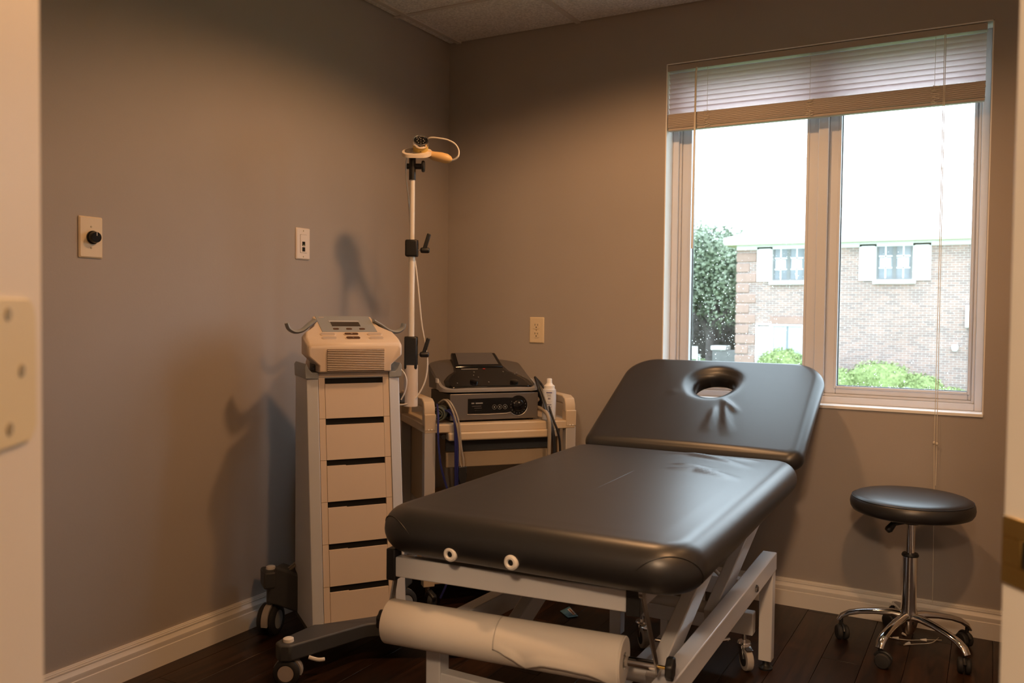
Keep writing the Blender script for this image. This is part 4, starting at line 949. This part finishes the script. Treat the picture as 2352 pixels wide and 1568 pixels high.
# main shell: wedge with a sloping top
sh = MB(); outl = rrect(0.200, 0.135, 0.05, 0.06, 0, 8, 8)
def top(y, x):  # y measured -0.135..0.135
    t = max(0.0, (y + 0.135) / 0.27); return 0.013 + 0.118 * t ** 1.05 - 0.10 * max(0, abs(x) - 0.12) * (0.5 + t) - 0.015 * max(0, t - 0.85) / 0.15
R0 = [Vector((x * 0.90, y * 0.94 + 0.135, 0.004)) for x, y in outl]; R1 = [Vector((x * 0.985, y * 0.99 + 0.135, 0.008)) for x, y in outl]
R2 = [Vector((x, y + 0.135, max(0.012, top(y, x) - 0.008))) for x, y in outl]; R3 = [Vector((x * 0.975, y * 0.975 + 0.135, max(0.014, top(y, x)))) for x, y in outl]
rr_ = [R0, R1, R2, R3] + [[Vector((x * f, y * f + 0.135, max(0.014, top(y * f, x * f)))) for x, y in outl] for f in (0.9, 0.75, 0.6, 0.45, 0.3, 0.15, 0.02)]
sh.loft(rr_).build('shell', 'hood', hd, angle=35)
# light rim along the front edge
rim = []
for x, y in rrect(0.2015, 0.1365, 0.05, 0.06, 0, 8, 8):
    if y < -0.03: rim.append((x, y))
rim.sort(key=lambda p: math.atan2(p[1] + 0.02, p[0]) if True else 0)
MB().loft([[Vector((x * 1.005, y * 1.005 + 0.135, 0.004 if y < -0.08 else 0.009)), Vector((x * 1.006, y * 1.008 + 0.135, max(0.0135, top(y, x)) + 0.001)), Vector((x * 0.955, y * 0.93 + 0.135, max(0.014, top(y * 0.93, x * 0.955)) + 0.0025)), Vector((x * 0.955, y * 0.93 + 0.135, 0.008))] for x, y in rim]).build('rim', 'hood_rim', hd, angle=50)
# glossy face plate
def face(poly, lift, th, name, mt, par):
    return MB().loft([[Vector((x, y, max(0.014, top(y - 0.135, x)) + lift)) for x, y in poly], [Vector((x, y, max(0.014, top(y - 0.135, x)) + lift + th)) for x, y in poly]]).build(name, mt, par)
def dens(poly, n=6):
    out = []
    for i in range(len(poly)):
        a, b = poly[i], poly[(i + 1) % len(poly)]
        for k in range(n): out.append((a[0] + (b[0] - a[0]) * k / n, a[1] + (b[1] - a[1]) * k / n))
    return out
fp = [(-0.165, 0.016), (0.165, 0.016), (0.183, 0.030), (0.178, 0.075), (0.150, 0.112), (0.118, 0.135), (0.108, 0.175), (0.102, 0.245), (0.092, 0.256), (-0.092, 0.256), (-0.102, 0.245), (-0.108, 0.175), (-0.118, 0.135), (-0.150, 0.112), (-0.178, 0.075), (-0.183, 0.030)]
# strips so the plate follows the slope
ysl = [0.016 + 0.24 * k / 24 for k in range(25)]
def hw(y):
    pr_ = [(0.016, 0.165), (0.030, 0.183), (0.075, 0.178), (0.112, 0.150), (0.135, 0.118), (0.175, 0.108), (0.245, 0.102), (0.256, 0.092)]
    for (y0, w0), (y1, w1) in zip(pr_, pr_[1:]):
        if y <= y1: return w0 + (w1 - w0) * (y - y0) / (y1 - y0)
    return pr_[-1][1]
def plate(lift):
    g = MB(); nx = 16; vs = []; fs = []
    for y in ysl:
        for i in range(nx + 1):
            x = hw(y) * (-1 + 2 * i / nx); vs.append((x, y, max(0.014, top(y - 0.135, x)) + lift))
    for j in range(len(ysl) - 1):
        for i in range(nx): a = j * (nx + 1) + i; fs.append((a, a + 1, a + nx + 2, a + nx + 1))
    return g.add(vs, fs)
pt = plate(0.003).build('face_plate', 'gloss_black', hd, angle=60); sm = pt.modifiers.new('t', 'SOLIDIFY'); sm.thickness = 0.003; sm.offset = -1
def tilt_slab(x0, x1, y0, y1, lift, name, mt, par, th=0.0015):
    return MB().loft([[Vector((x, y, top(y - 0.135, 0) + lift + d)) for x, y in ((x0, y0), (x1, y0), (x1, y1), (x0, y1))] for d in (0, th)]).build(name, mt, par)
MB().loft([[Vector((x, y, top(min(y, 0.235) - 0.135, 0) + d + (e if y > 0.2 else 0))) for x, y in ((-0.106, 0.165), (0.106, 0.165), (0.098, 0.250), (-0.098, 0.250))] for d, e in ((-0.004, 0.0), (0.008, 0.024))]).build('screen_housing', 'gloss_black', hd, bevel=0.006)
MB().loft([[Vector((x, y, top(min(y, 0.235) - 0.135, 0) + 0.0082 + d + 0.024 * (y - 0.165) / 0.085)) for x, y in ((-0.086, 0.176), (0.086, 0.176), (0.080, 0.242), (-0.080, 0.242))] for d in (0.0, 0.0012)]).build('screen', 'screen', hd)
tilt_slab(-0.082, -0.012, 0.150, 0.1525, 0.0045, 'printed_line', 'hood_rim', hd); tilt_slab(0.010, 0.020, 0.150, 0.154, 0.0045, 'logo_mark', 'red', hd)
for (x, y) in ((-0.035, 0.13), (-0.045, 0.105), (-0.03, 0.09), (0.09, 0.13), (0.135, 0.115), (0.15, 0.13), (-0.13, 0.05), (0.155, 0.052), (0.165, 0.10), (0.0, 0.05)):
    tilt_slab(x - 0.0016, x + 0.0016, y - 0.002, y + 0.002, 0.0035 - 0.10 * max(0, abs(x) - 0.11), 'indicator', 'mark', hd)
for (x, y) in ((-0.06, 0.055), (0.105, 0.045)):
    MB().lathe([(0, 0), (0.017, 0), (0.016, 0.010), (0.012, 0.012), (0, 0.012)], n=28).build('knob', 'gloss_black', hd, loc=(x, y, top(y - 0.135, x) + 0.001), rot=(math.radians(20), 0, 0))
MB().b2((-0.2035, 0.07, 0.035), (-0.2005, 0.10, 0.052)).build('side_sticker', 'cap_white', hd)

# gel bottle
bt = thing('gel_bottle', 'clear gel bottle with white flip cap and blue print on the trolley shelf', 'bottle', tw_(0.208, 0.035, 0.6955), math.radians(YAW))
MB().lathe([(0, 0), (0.025, 0), (0.0275, 0.003), (0.0275, 0.115), (0.0265, 0.121), (0.020, 0.124), (0, 0.124)], n=32).build('body', 'bottle', bt)
MB().lathe([(0, 0.122), (0.0215, 0.122), (0.0215, 0.135), (0.019, 0.137), (0.0125, 0.142), (0.0105, 0.148), (0.0102, 0.160), (0.009, 0.1635), (0, 0.164)], n=28).build('cap', 'cap_white', bt)
def wrap(a0, a1, z, h, mt):
    n = max(3, int(abs(a1 - a0) / 6)); vs = []; fs = []
    for k in range(n + 1):
        t = math.radians(a0 + (a1 - a0) * k / n); c, s = math.cos(t), math.sin(t)
        vs += [(0.0278 * c, 0.0278 * s, z), (0.0278 * c, 0.0278 * s, z + h)]
    for k in range(n): fs.append((2 * k, 2 * k + 2, 2 * k + 3, 2 * k + 1))
    o = MB().add(vs, fs).build('printed_line', mt, bt); sm = o.modifiers.new('t', 'SOLIDIFY'); sm.thickness = 0.0003
for (a0, a1, z, h, mt) in ((-88, -40, 0.1075, 0.0035, 'ink'), (-84, -46, 0.101, 0.0018, 'ink_grey'), (-76, -50, 0.0972, 0.0018, 'ink_grey'), (-82, -46, 0.0934, 0.0014, 'ink_grey'), (-74, -54, 0.083, 0.007, 'ink_grey'), (-95, -38, 0.0745, 0.0006, 'ink_grey'), (-72, -52, 0.069, 0.001, 'ink_grey'), (-86, -44, 0.060, 0.005, 'ink_grey'), (-86, -42, 0.0525, 0.002, 'ink'), (-70, -52, 0.045, 0.003, 'ink_grey'), (-84, -42, 0.034, 0.0042, 'ink'), (-80, -44, 0.0275, 0.003, 'ink_grey'), (-138, -132, 0.107, 0.003, 'ink'), (-140, -132, 0.052, 0.002, 'ink'), (-116, -111, 0.03, 0.055, 'ink_grey')): wrap(a0, a1, z, h, mt)

# cables and strap on the trolley
blc = thing('blue_cable', 'dark blue cable looped over the left end of the trolley shelf', 'cable', tw_(-0.23, -0.01, 0.70))
o_ = tw_(-0.23, -0.01, 0.70)
def L_(p): return tw_(*p) - o_
MB().tube([L_(p) for p in catmull([(-0.245, 0.05, 0.765), (-0.258, -0.015, 0.735), (-0.260, -0.025, 0.66), (-0.256, -0.025, 0.60), (-0.244, -0.022, 0.53), (-0.216, -0.02, 0.44), (-0.192, -0.02, 0.41), (-0.190, -0.02, 0.47), (-0.192, -0.022, 0.60), (-0.196, -0.024, 0.70), (-0.206, -0.01, 0.735), (-0.22, 0.03, 0.745)], 6)], 0.0042, 8).build('cable_loop', 'blue_cable', blc)
for dx in (0.006, 0.013):
    MB().tube([L_(p) for p in catmull([(-0.21 + dx, 0.04, 0.745), (-0.206 + dx, -0.015, 0.730), (-0.200 + dx, -0.026, 0.66), (-0.196 + dx, -0.024, 0.5), (-0.194 + dx * 0.6, -0.02, 0.42), (-0.2, -0.02, 0.25), (-0.215, -0.022, 0.12), (-0.245, -0.02, 0.045)], 6)], 0.0042, 8).build('cable_strand', 'blue_cable', blc)
gc = thing('grey_cable', 'grey lead with a black connector hanging from the trolley beside the blue cable', 'cable', tw_(-0.18, -0.01, 0.70))
o_ = tw_(-0.18, -0.01, 0.70)
for dx in (0.0, 0.010):
    MB().tube([L_(p) for p in catmull([(-0.235 + dx, 0.06, 0.770), (-0.222 + dx, 0.02, 0.785), (-0.205 + dx, -0.01, 0.755), (-0.190 + dx, -0.026, 0.70), (-0.178 + dx * 0.6, -0.028, 0.62), (-0.176 + dx * 1.4, -0.026, 0.56), (-0.168 + dx * 0.8, -0.026, 0.535)], 6)], 0.0038, 8).build('lead', 'grey_cable', gc)
MB().loft([[L_((-0.166 + x * w_, -0.026 + y * 0.010, z)) for x, y in ((-1, -1), (1, -1), (1, 1), (-1, 1))] for z, w_ in ((0.538, 0.0145), (0.515, 0.0145), (0.513, 0.0165), (0.500, 0.0155), (0.462, 0.008))]).build('connector', 'black', gc, bevel=0.002)
for dx in (-0.003, 0.004): MB().tube([L_(p) for p in ((-0.166 + dx, -0.026, 0.465), (-0.164 + dx * 1.5, -0.024, 0.40), (-0.162 + dx * 2, -0.024, 0.30))], 0.003, 8).build('lead', 'grey_cable', gc)
sg = thing('rolled_strap', 'dark green fabric strap rolled up on the left end of the trolley', 'strap', tw_(-0.235, 0.05, 0.697))
spp = []
for k in range(60):
    t = k / 59 * 2 * math.pi * 2.4; r = 0.010 + 0.0085 * t / (2 * math.pi) ; spp.append((r * math.cos(t), 0.030 + r * math.sin(t)))
lo_ = []
mb = MB(); NP = len(spp); vs = []; fs = []
for (x, z) in spp:
    d_ = Vector((math.cos(TRA + 1.1), math.sin(TRA + 1.1), 0)); s_ = Vector((-d_.y, d_.x, 0))
    for y in (-0.03, 0.05): vs.append(s_ * -x + d_ * y + Vector((0, 0, z + 0.003)))
for k in range(NP - 1): fs.append((2 * k, 2 * k + 2, 2 * k + 3, 2 * k + 1))
so_ = mb.add(vs, fs).build('strap_roll', 'strap', sg, angle=180); sm = so_.modifiers.new('t', 'SOLIDIFY'); sm.thickness = 0.005
bc = thing('black_leads', 'black and grey leads hanging down the right side of the trolley devices', 'cable', tw_(0.19, -0.01, 0.70))
o_ = tw_(0.19, -0.01, 0.70)
for i, (dx, r, mt) in enumerate(((0.0, 0.0045, 'black'), (0.012, 0.0045, 'black'), (-0.008, 0.005, 'black'))):
    e = (0.210, 0.232, 0.205)[i]
    MB().tube([L_(p) for p in catmull([(0.172, 0.10, 0.86), (0.176 + dx, 0.06, 0.83), (0.182 + dx, 0.03, 0.79), (0.188 + dx, 0.01, 0.745), (0.196 + dx, -0.012, 0.70), ((0.196 + dx + e) / 2, -0.024, 0.66), (e, -0.024, 0.60), (e + 0.004, -0.02, 0.45)], 6)], r, 8).build('lead', mt, bc)
MB().tube([L_(p) for p in catmull([(0.17, 0.16, 0.74), (0.172, 0.08, 0.742), (0.176, 0.02, 0.738), (0.184, -0.008, 0.722), (0.186, -0.024, 0.69), (0.186, -0.026, 0.62), (0.184, -0.024, 0.45)], 6)], 0.0075, 10).build('lead', 'grey_cable', bc)
MB().tube([L_(p) for p in catmull([(0.18, 0.20, 0.82), (0.185, 0.10, 0.80), (0.19, 0.06, 0.77), (0.18, 0.12, 0.73)], 6)], 0.012, 10).build('lead_bundle', 'black', bc)

# ------------------------------------------------------------------ wall plates
def wall_plate(name, label, cat, p, rz, w_, h_, mt):
    o = thing(name, label, cat, p, rz)
    MB().loft([[Vector((x, -0.0005, z)) for x, z in rrect(w_ / 2, h_ / 2, 0.004, 0.004, 0, 4, 2)], [Vector((x, -0.003, z)) for x, z in rrect(w_ / 2, h_ / 2, 0.004, 0.004, 0, 4, 2)], [Vector((x, -0.0062, z)) for x, z in rrect(w_ / 2, h_ / 2, 0.004, 0.004, 0.004, 4, 2)]]).build('cover_plate', mt, o, angle=30)
    return o
RX90 = Matrix.Rotation(math.radians(90), 3, 'X')
ou = wall_plate('wall_outlet', 'beige duplex power outlet on the back wall above the trolley', 'outlet', (0.481, 0, 1.041), 0, 0.073, 0.116, 'ivory')
for z in (0.0195, -0.0195):
    rc = MB().loft([[Vector((x, -0.006, z + y)) for x, y in rrect(0.0165, 0.0145, 0.008, 0.008, 0, 6, 2)], [Vector((x, -0.0082, z + y)) for x, y in rrect(0.0165, 0.0145, 0.008, 0.008, 0.0005, 6, 2)]]).build('receptacle', 'ivory', ou)
    for x, h_ in ((-0.0063, 0.008), (0.0063, 0.0065)): MB().b2((x - 0.0011, -0.0086, z + 0.001), (x + 0.0011, -0.0078, z + 0.001 + h_)).build('slot', 'slot', rc)
    MB().lathe([(0, 0), (0.0027, 0), (0.0027, 0.0008), (0, 0.0008)], n=12, M=RX90).build('ground_hole', 'slot', rc, loc=(0, -0.0079, z - 0.0065))
MB().lathe([(0, 0), (0.003, 0), (0.0026, 0.0012), (0, 0.0015)], n=12, M=RX90).build('screw', 'screw', ou, loc=(0, -0.006, 0))
# left-wall plates face +x: local -y -> +x  => rz = 90deg
dm = wall_plate('dimmer_switch', 'beige dimmer plate with round black knob on the left wall', 'dimmer switch', (0, -1.8435, 1.318), math.radians(90), 0.074, 0.118, 'ivory')
kn = MB().lathe([(0, 0), (0.019, 0), (0.019, 0.004), (0.0165, 0.006), (0.0155, 0.018), (0.0145, 0.020), (0, 0.020)], n=30, M=RX90).build('knob', 'gloss_black', dm, loc=(0.004, -0.0062, 0.0))
MB().b2((-0.0008, -0.0208, 0.004), (0.0008, -0.0196, 0.014)).build('pointer', 'cap_white', kn)
for z in (0.030, -0.030): MB().lathe([(0, 0), (0.003, 0), (0.0026, 0.0012), (0, 0.0015)], n=12, M=RX90).build('screw', 'screw', dm, loc=(0, -0.006, z))
dj = wall_plate('data_jack', 'white data jack plate with two black ports on the left wall', 'wall jack', (0, -0.980, 1.365), math.radians(90), 0.074, 0.117, 'plate_white')
ins = MB().b2((-0.0165, -0.0075, -0.0335), (0.0165, -0.005, 0.0335)).build('insert', 'plate_white', dj, bevel=0.0008)
ring(MB(), -0.0172, 0.0172, -0.0342, 0.0342, 0.0008, -0.0064, -0.006).build('insert_gap', 'button_dark', dj)
for z in (0.0, -0.0205): MB().b2((-0.0075, -0.0079, z - 0.008), (0.0075, -0.0073, z + 0.008)).build('port', 'slot', ins)
MB().b2((-0.004, -0.0082, -0.006), (0.004, -0.0077, -0.0045)).build('port_contacts', 'brass', ins)
for z in (0.048, -0.048): MB().lathe([(0, 0), (0.0028, 0), (0.0024, 0.0012), (0, 0.0015)], n=12, M=RX90).build('screw', 'screw', dj, loc=(0, -0.006, z))

# ------------------------------------------------------------------ outside: ground, brick house, hedges, tree
GZ = -1.15
TZ = -0.74
gr = tag(MB().b2((-60, 0.6, GZ - 0.3), (60, 120, GZ)).build('ground_lawn', 'grass'), 'green lawn outside the window', 'lawn', kind='structure')
YB = 25.0
hs = thing('brick_house', 'two-storey red brick house with white shutters seen through the window', 'house', (0, YB, GZ))
HX0, HX1, EZ = -5.15, 9.0, 3.62 - GZ
def hb(lo, hi): return MB().b2((lo[0], lo[1], lo[2] - GZ), (hi[0], hi[1], hi[2] - GZ))
hb((HX0, 0, GZ), (HX1, 9, 3.45)).build('brick_wall', 'brick', hs)
k = 0; z = GZ
while z < 3.3:
    w_ = 0.62 if k % 2 == 0 else 0.40
    hb((HX0 - 0.03, -0.03, z + 0.02), (HX0 + w_, 0.4, z + 0.30)).build('quoin', 'quoin', hs, bevel=0.015, seg=1); z += 0.335; k += 1
hb((HX0 - 0.35, -0.40, 3.42), (HX1 + 0.3, 9.3, 3.50)).build('soffit', 'soffit', hs)
hb((HX0 - 0.37, -0.44, 3.46), (HX1 + 0.3, -0.36, 3.66)).build('gutter', 'ext_white', hs, bevel=0.03)
hb((HX0 - 0.02, -0.06, 3.28), (HX1, 0.0, 3.44)).build('frieze_board', 'ext_white', hs)
rz0 = 3.62 - GZ
MB().add([(HX0 - 0.4, -0.45, rz0), (HX1 + 0.4, -0.45, rz0), (HX1 + 0.4, 9.4, rz0), (HX0 - 0.4, 9.4, rz0), (HX0 + 4.4, 4.5, rz0 + 2.1), (HX1 - 3, 4.5, rz0 + 2.1)], [(0, 1, 5, 4), (1, 2, 5), (2, 3, 4, 5), (3, 0, 4), (0, 3, 2, 1)]).build('roof', 'shingle', hs, angle=20)
def house_window(x0, x1, z0, z1, shut, cols, curtain=False):
    wn = ring(MB(), x0, x1, z0 - GZ, z1 - GZ, 0.05, -0.05, 0.02).build('window', 'utility_grey' if not curtain else 'ext_white', hs)
    hb((x0 + 0.05, -0.012, z0 + 0.05), (x1 - 0.05, 0.01, z1 - 0.05)).build('pane', 'ext_glass', wn)
    xm = (x0 + x1) / 2
    if not curtain:
        hb((xm - 0.05, -0.035, z0 + 0.05), (xm + 0.05, 0.0, z1 - 0.05)).build('meeting_stile', 'utility_grey', wn)
        for xa, xb in ((x0 + 0.06, xm - 0.06), (xm + 0.06, x1 - 0.06)):
            xc = (xa + xb) / 2; hb((xc - 0.02, -0.03, z0 + 0.05), (xc + 0.02, -0.005, z1 - 0.05)).build('muntin', 'ext_white', wn)
            for f in (0.34, 0.67): hb((xa, -0.03, z0 + (z1 - z0) * f - 0.02), (xb, -0.005, z0 + (z1 - z0) * f + 0.02)).build('muntin', 'ext_white', wn)
            hb((xa + 0.03, -0.014, z0 + 0.38 * (z1 - z0)), (xb - 0.04, -0.010, z0 + 0.62 * (z1 - z0))).build('window_sign', 'ext_white', wn)
    else:
        for xa, xb in ((x0 + 0.06, xm - 0.03), (xm + 0.03, x1 - 0.06)): hb((xa, -0.02, z0 + 0.06), (xb, -0.013, z1 - 0.06)).build('curtain', 'curtain', wn)
    hb((x0 - 0.10, -0.12, z0 - 0.12), (x1 + 0.10, 0, z0)).build('sill', 'ext_white', hs)
    for s in shut:
        xa, xb = (x0 - 0.50, x0 - 0.01) if s < 0 else (x1 + 0.01, x1 + 0.50)
        so2 = ring(MB(), xa, xb, z0 - 0.02 - GZ, z1 - GZ + 0.02, 0.05, -0.06, 0.0).build('shutter', 'ext_white', hs)
        nsl = 14
        for j in range(nsl):
            zz = z0 + 0.05 + (z1 - z0 - 0.1) * j / nsl; MB().bar((xa + 0.05, -0.03, zz + 0.03 - GZ), (xb - 0.05, -0.03, zz + 0.03 - GZ), 0.014, 0.075, (0, -0.5, 0.9)).build('slat', 'ext_white', so2)
house_window(-0.889, 0.104, 2.263, 3.335, (-1, 1), 2)
house_window(-4.00, -3.0, 2.263, 3.335, (-1, 1), 2)
house_window(2.15, 3.15, 2.263, 3.335, (-1,), 2)
house_window(-4.00, -3.0, -0.50, 0.86, (-1, 1), 2, True)
hb((-4.05, -0.03, 0.88), (-2.95, 0.0, 1.10)).build('lintel', 'quoin', hs)
dpipe = MB().tube([(1.70, -0.06, 1.15 - GZ), (1.70, -0.06, GZ - GZ + 0.05)], 0.045, 10).build('downspout', 'ext_white', hs)
hb((1.55, -0.14, 0.85), (1.80, 0.0, 1.50)).build('meter_box', 'ext_white', hs, bevel=0.02)
MB().lathe([(0, 0), (0.05, 0.0), (0.09, 0.06), (0.09, 0.16), (0.04, 0.20), (0, 0.2)], n=16).build('wall_lantern', 'ext_white', hs, loc=(1.30, -0.12, 0.15 - GZ))

def foliage(name, label, cat, c, rx_, ry_, rz_, n, mt, leaf, group=None, core=True):
    o = thing(name, label, cat, (c[0], c[1], GZ), group=group)
    if core:
        cm = MB(); ng, mg = 18, 12; rings = []
        for i in range(1, mg):
            th = math.pi * i / mg; rings.append([Vector((rx_ * 0.9 * math.sin(th) * math.cos(p) * (1 + 0.08 * math.sin(5 * p + i)), ry_ * 0.9 * math.sin(th) * math.sin(p) * (1 + 0.08 * math.sin(4 * p)), c[2] - GZ + rz_ * 0.9 * math.cos(th))) for p in [2 * math.pi * k / ng for k in range(ng)]])
        cm.loft(rings).build('twig_mass', mt, o)
    vs = []; fs = []
    for k in range(n):
        d = Vector((random.gauss(0, 1), random.gauss(0, 1), random.gauss(0, 1))).normalized(); r = random.uniform(0.86, 1.06)
        p = Vector((d.x * rx_ * r, d.y * ry_ * r, c[2] - GZ + d.z * rz_ * r))
        if p.z < 0.02: continue
        u = Vector((random.gauss(0, 1), random.gauss(0, 1), random.gauss(0, 1))).normalized(); v = u.cross(d + Vector((0.01, 0, 0))).normalized(); s = leaf * random.uniform(0.6, 1.3)
        b = len(vs); vs += [p - u * s, p + v * s * 0.5, p + u * s, p - v * s * 0.5]; fs.append((b, b + 1, b + 2, b + 3))
    lf = MB().add(vs, fs).build('leaves', mt, o); lf['kind'] = 'stuff'
    return o
foliage('round_shrub', 'round pale green clipped shrub below the ground floor window', 'shrub', (-3.42, 23.9, -0.50), 0.78, 0.6, 0.62, 2600, 'hedge', 0.05)
for i, (x, y, z_, a, b, lab) in enumerate(((-1.75, 23.6, -0.95, 0.62, 0.55, 'low green hedge bush at the left end of the hedge row'), (-0.60, 23.8, -0.78, 1.0, 0.62, 'widest and tallest green bush in the middle of the hedge row'), (0.52, 23.7, -0.98, 0.62, 0.48, 'low green bush at the right end of the hedge row'), (1.25, 23.6, -1.08, 0.5, 0.25, 'small yellow-green ground plant beside the hedge row'))):
    foliage('hedge_bush', lab, 'shrub', (x, y, z_), a, 0.5, b, 1800, 'hedge', 0.05, 'hedge row by the brick house')
gl = thing('garden_light', 'short white garden light with dark top in front of the hedge', 'garden light', (0.28, 22.0, GZ))
MB().lathe([(0, 0), (0.10, 0), (0.12, 0.20), (0.10, 0.26), (0, 0.26)], n=16).build('post', 'ext_white', gl); MB().lathe([(0, 0.26), (0.14, 0.26), (0.10, 0.36), (0, 0.40)], n=16).build('cap', 'utility_grey', gl)
# tree behind the house corner
tr_ = thing('leafy_tree', 'tall dark green leafy tree growing behind the house corner', 'tree', (-8.0, 31.5, TZ))
MB().tube([(0.2, 0, 0), (0.15, 0, 1.0), (0.3, 0.1, 2.4), (0.2, 0.2, 4.2)], [0.30, 0.24, 0.18, 0.08], 12).tube([(0.2, 0, 0.9), (-0.5, 0.2, 2.0), (-1.0, 0.3, 3.0)], [0.16, 0.11, 0.05], 10).tube([(0.22, 0, 1.3), (0.9, 0.0, 2.2), (1.5, -0.2, 3.0)], [0.14, 0.10, 0.05], 10).build('trunk', 'bark', tr_)
vs = []; fs = []
blobs = [(random.uniform(-2.4, 1.55), random.uniform(-1.2, 1.5), random.uniform(2.0, 5.2), random.uniform(0.6, 1.0)) for k in range(70)]
for (bx, by, bz, br) in blobs:
    if bz > 5.2 - 0.45 * max(0, bx): continue
    for k in range(420):
        d = Vector((random.gauss(0, 1), random.gauss(0, 1), random.gauss(0, 1))).normalized(); p = Vector((bx, by, bz)) + d * br * random.uniform(0.6, 1.05) * Vector((1, 1, 0.75)).length / 1.6
        u = Vector((random.gauss(0, 1), random.gauss(0, 1), random.gauss(0, 1) * 0.6)).normalized(); v = u.cross(d + Vector((0.01, 0.02, 0))).normalized(); s = random.uniform(0.05, 0.11)
        b = len(vs); vs += [p - u * s, p + v * s * 0.55, p + u * s, p - v * s * 0.55]; fs.append((b, b + 1, b + 2, b + 3))
lf = MB().add(vs, fs).build('leaves', 'leaf', tr_); lf['kind'] = 'stuff'
foliage('dark_fill_thicket', 'added dark foliage mass filling the dark zone under the tree', 'shrub', (-9.3, 36.5, 1.2), 4.2, 1.0, 2.9, 3500, 'bark', 0.12)  # added mass in dark bark colour, fills the dark zone below the crown
tag(MB().b2((-40, 27.6, GZ), (-5.6, 33.0, TZ)).build('ground_terrace', 'grass'), 'raised strip of lawn under the tree', 'lawn', kind='structure')
# white lawn chair and a grey utility box under the tree
wc = thing('lawn_chair', 'white slatted lawn chair standing under the tree', 'chair', (-7.78, 29.0, TZ))
wc.scale = (0.62, 0.62, 0.62)
for kx in range(4): MB().bar((-0.28 + kx * 0.14, 0.0, 0.28), (-0.44 + kx * 0.14, 0.42, 1.05), 0.11, 0.03).build('back_slat', 'ext_white', wc)
for kx in range(4): MB().bar((0.0 - 0.3, -0.45 + kx * 0.12, 0.34), (0.30, -0.45 + kx * 0.12, 0.34), 0.10, 0.025).build('seat_slat', 'ext_white', wc)
for x in (-0.3, 0.3):
    for y in (-0.45, 0.05): MB().b2((x - 0.04, y - 0.03, 0), (x + 0.04, y + 0.03, 0.55)).build('leg', 'ext_white', wc)
    MB().b2((x - 0.07, -0.5, 0.55), (x + 0.07, 0.2, 0.58)).build('armrest', 'ext_white', wc)
ub = thing('utility_box', 'grey utility box with pale lid under the tree', 'utility box', (-6.85, 30.0, TZ))
MB().b2((-0.45, -0.3, 0), (0.75, 0.3, 0.52)).build('cabinet', 'utility_grey', ub, bevel=0.02); MB().b2((-0.50, -0.35, 0.52), (0.10, 0.35, 0.68)).build('lid', 'ext_white', ub, bevel=0.02)
tag(MB().tube([(-14, 20, 5.2), (-7, 19.5, 4.55), (0, 19, 4.5), (8, 18.5, 5.1)], 0.012, 6).build('power_line', 'utility_grey'), 'thin overhead power line crossing the sky outside', 'power line')
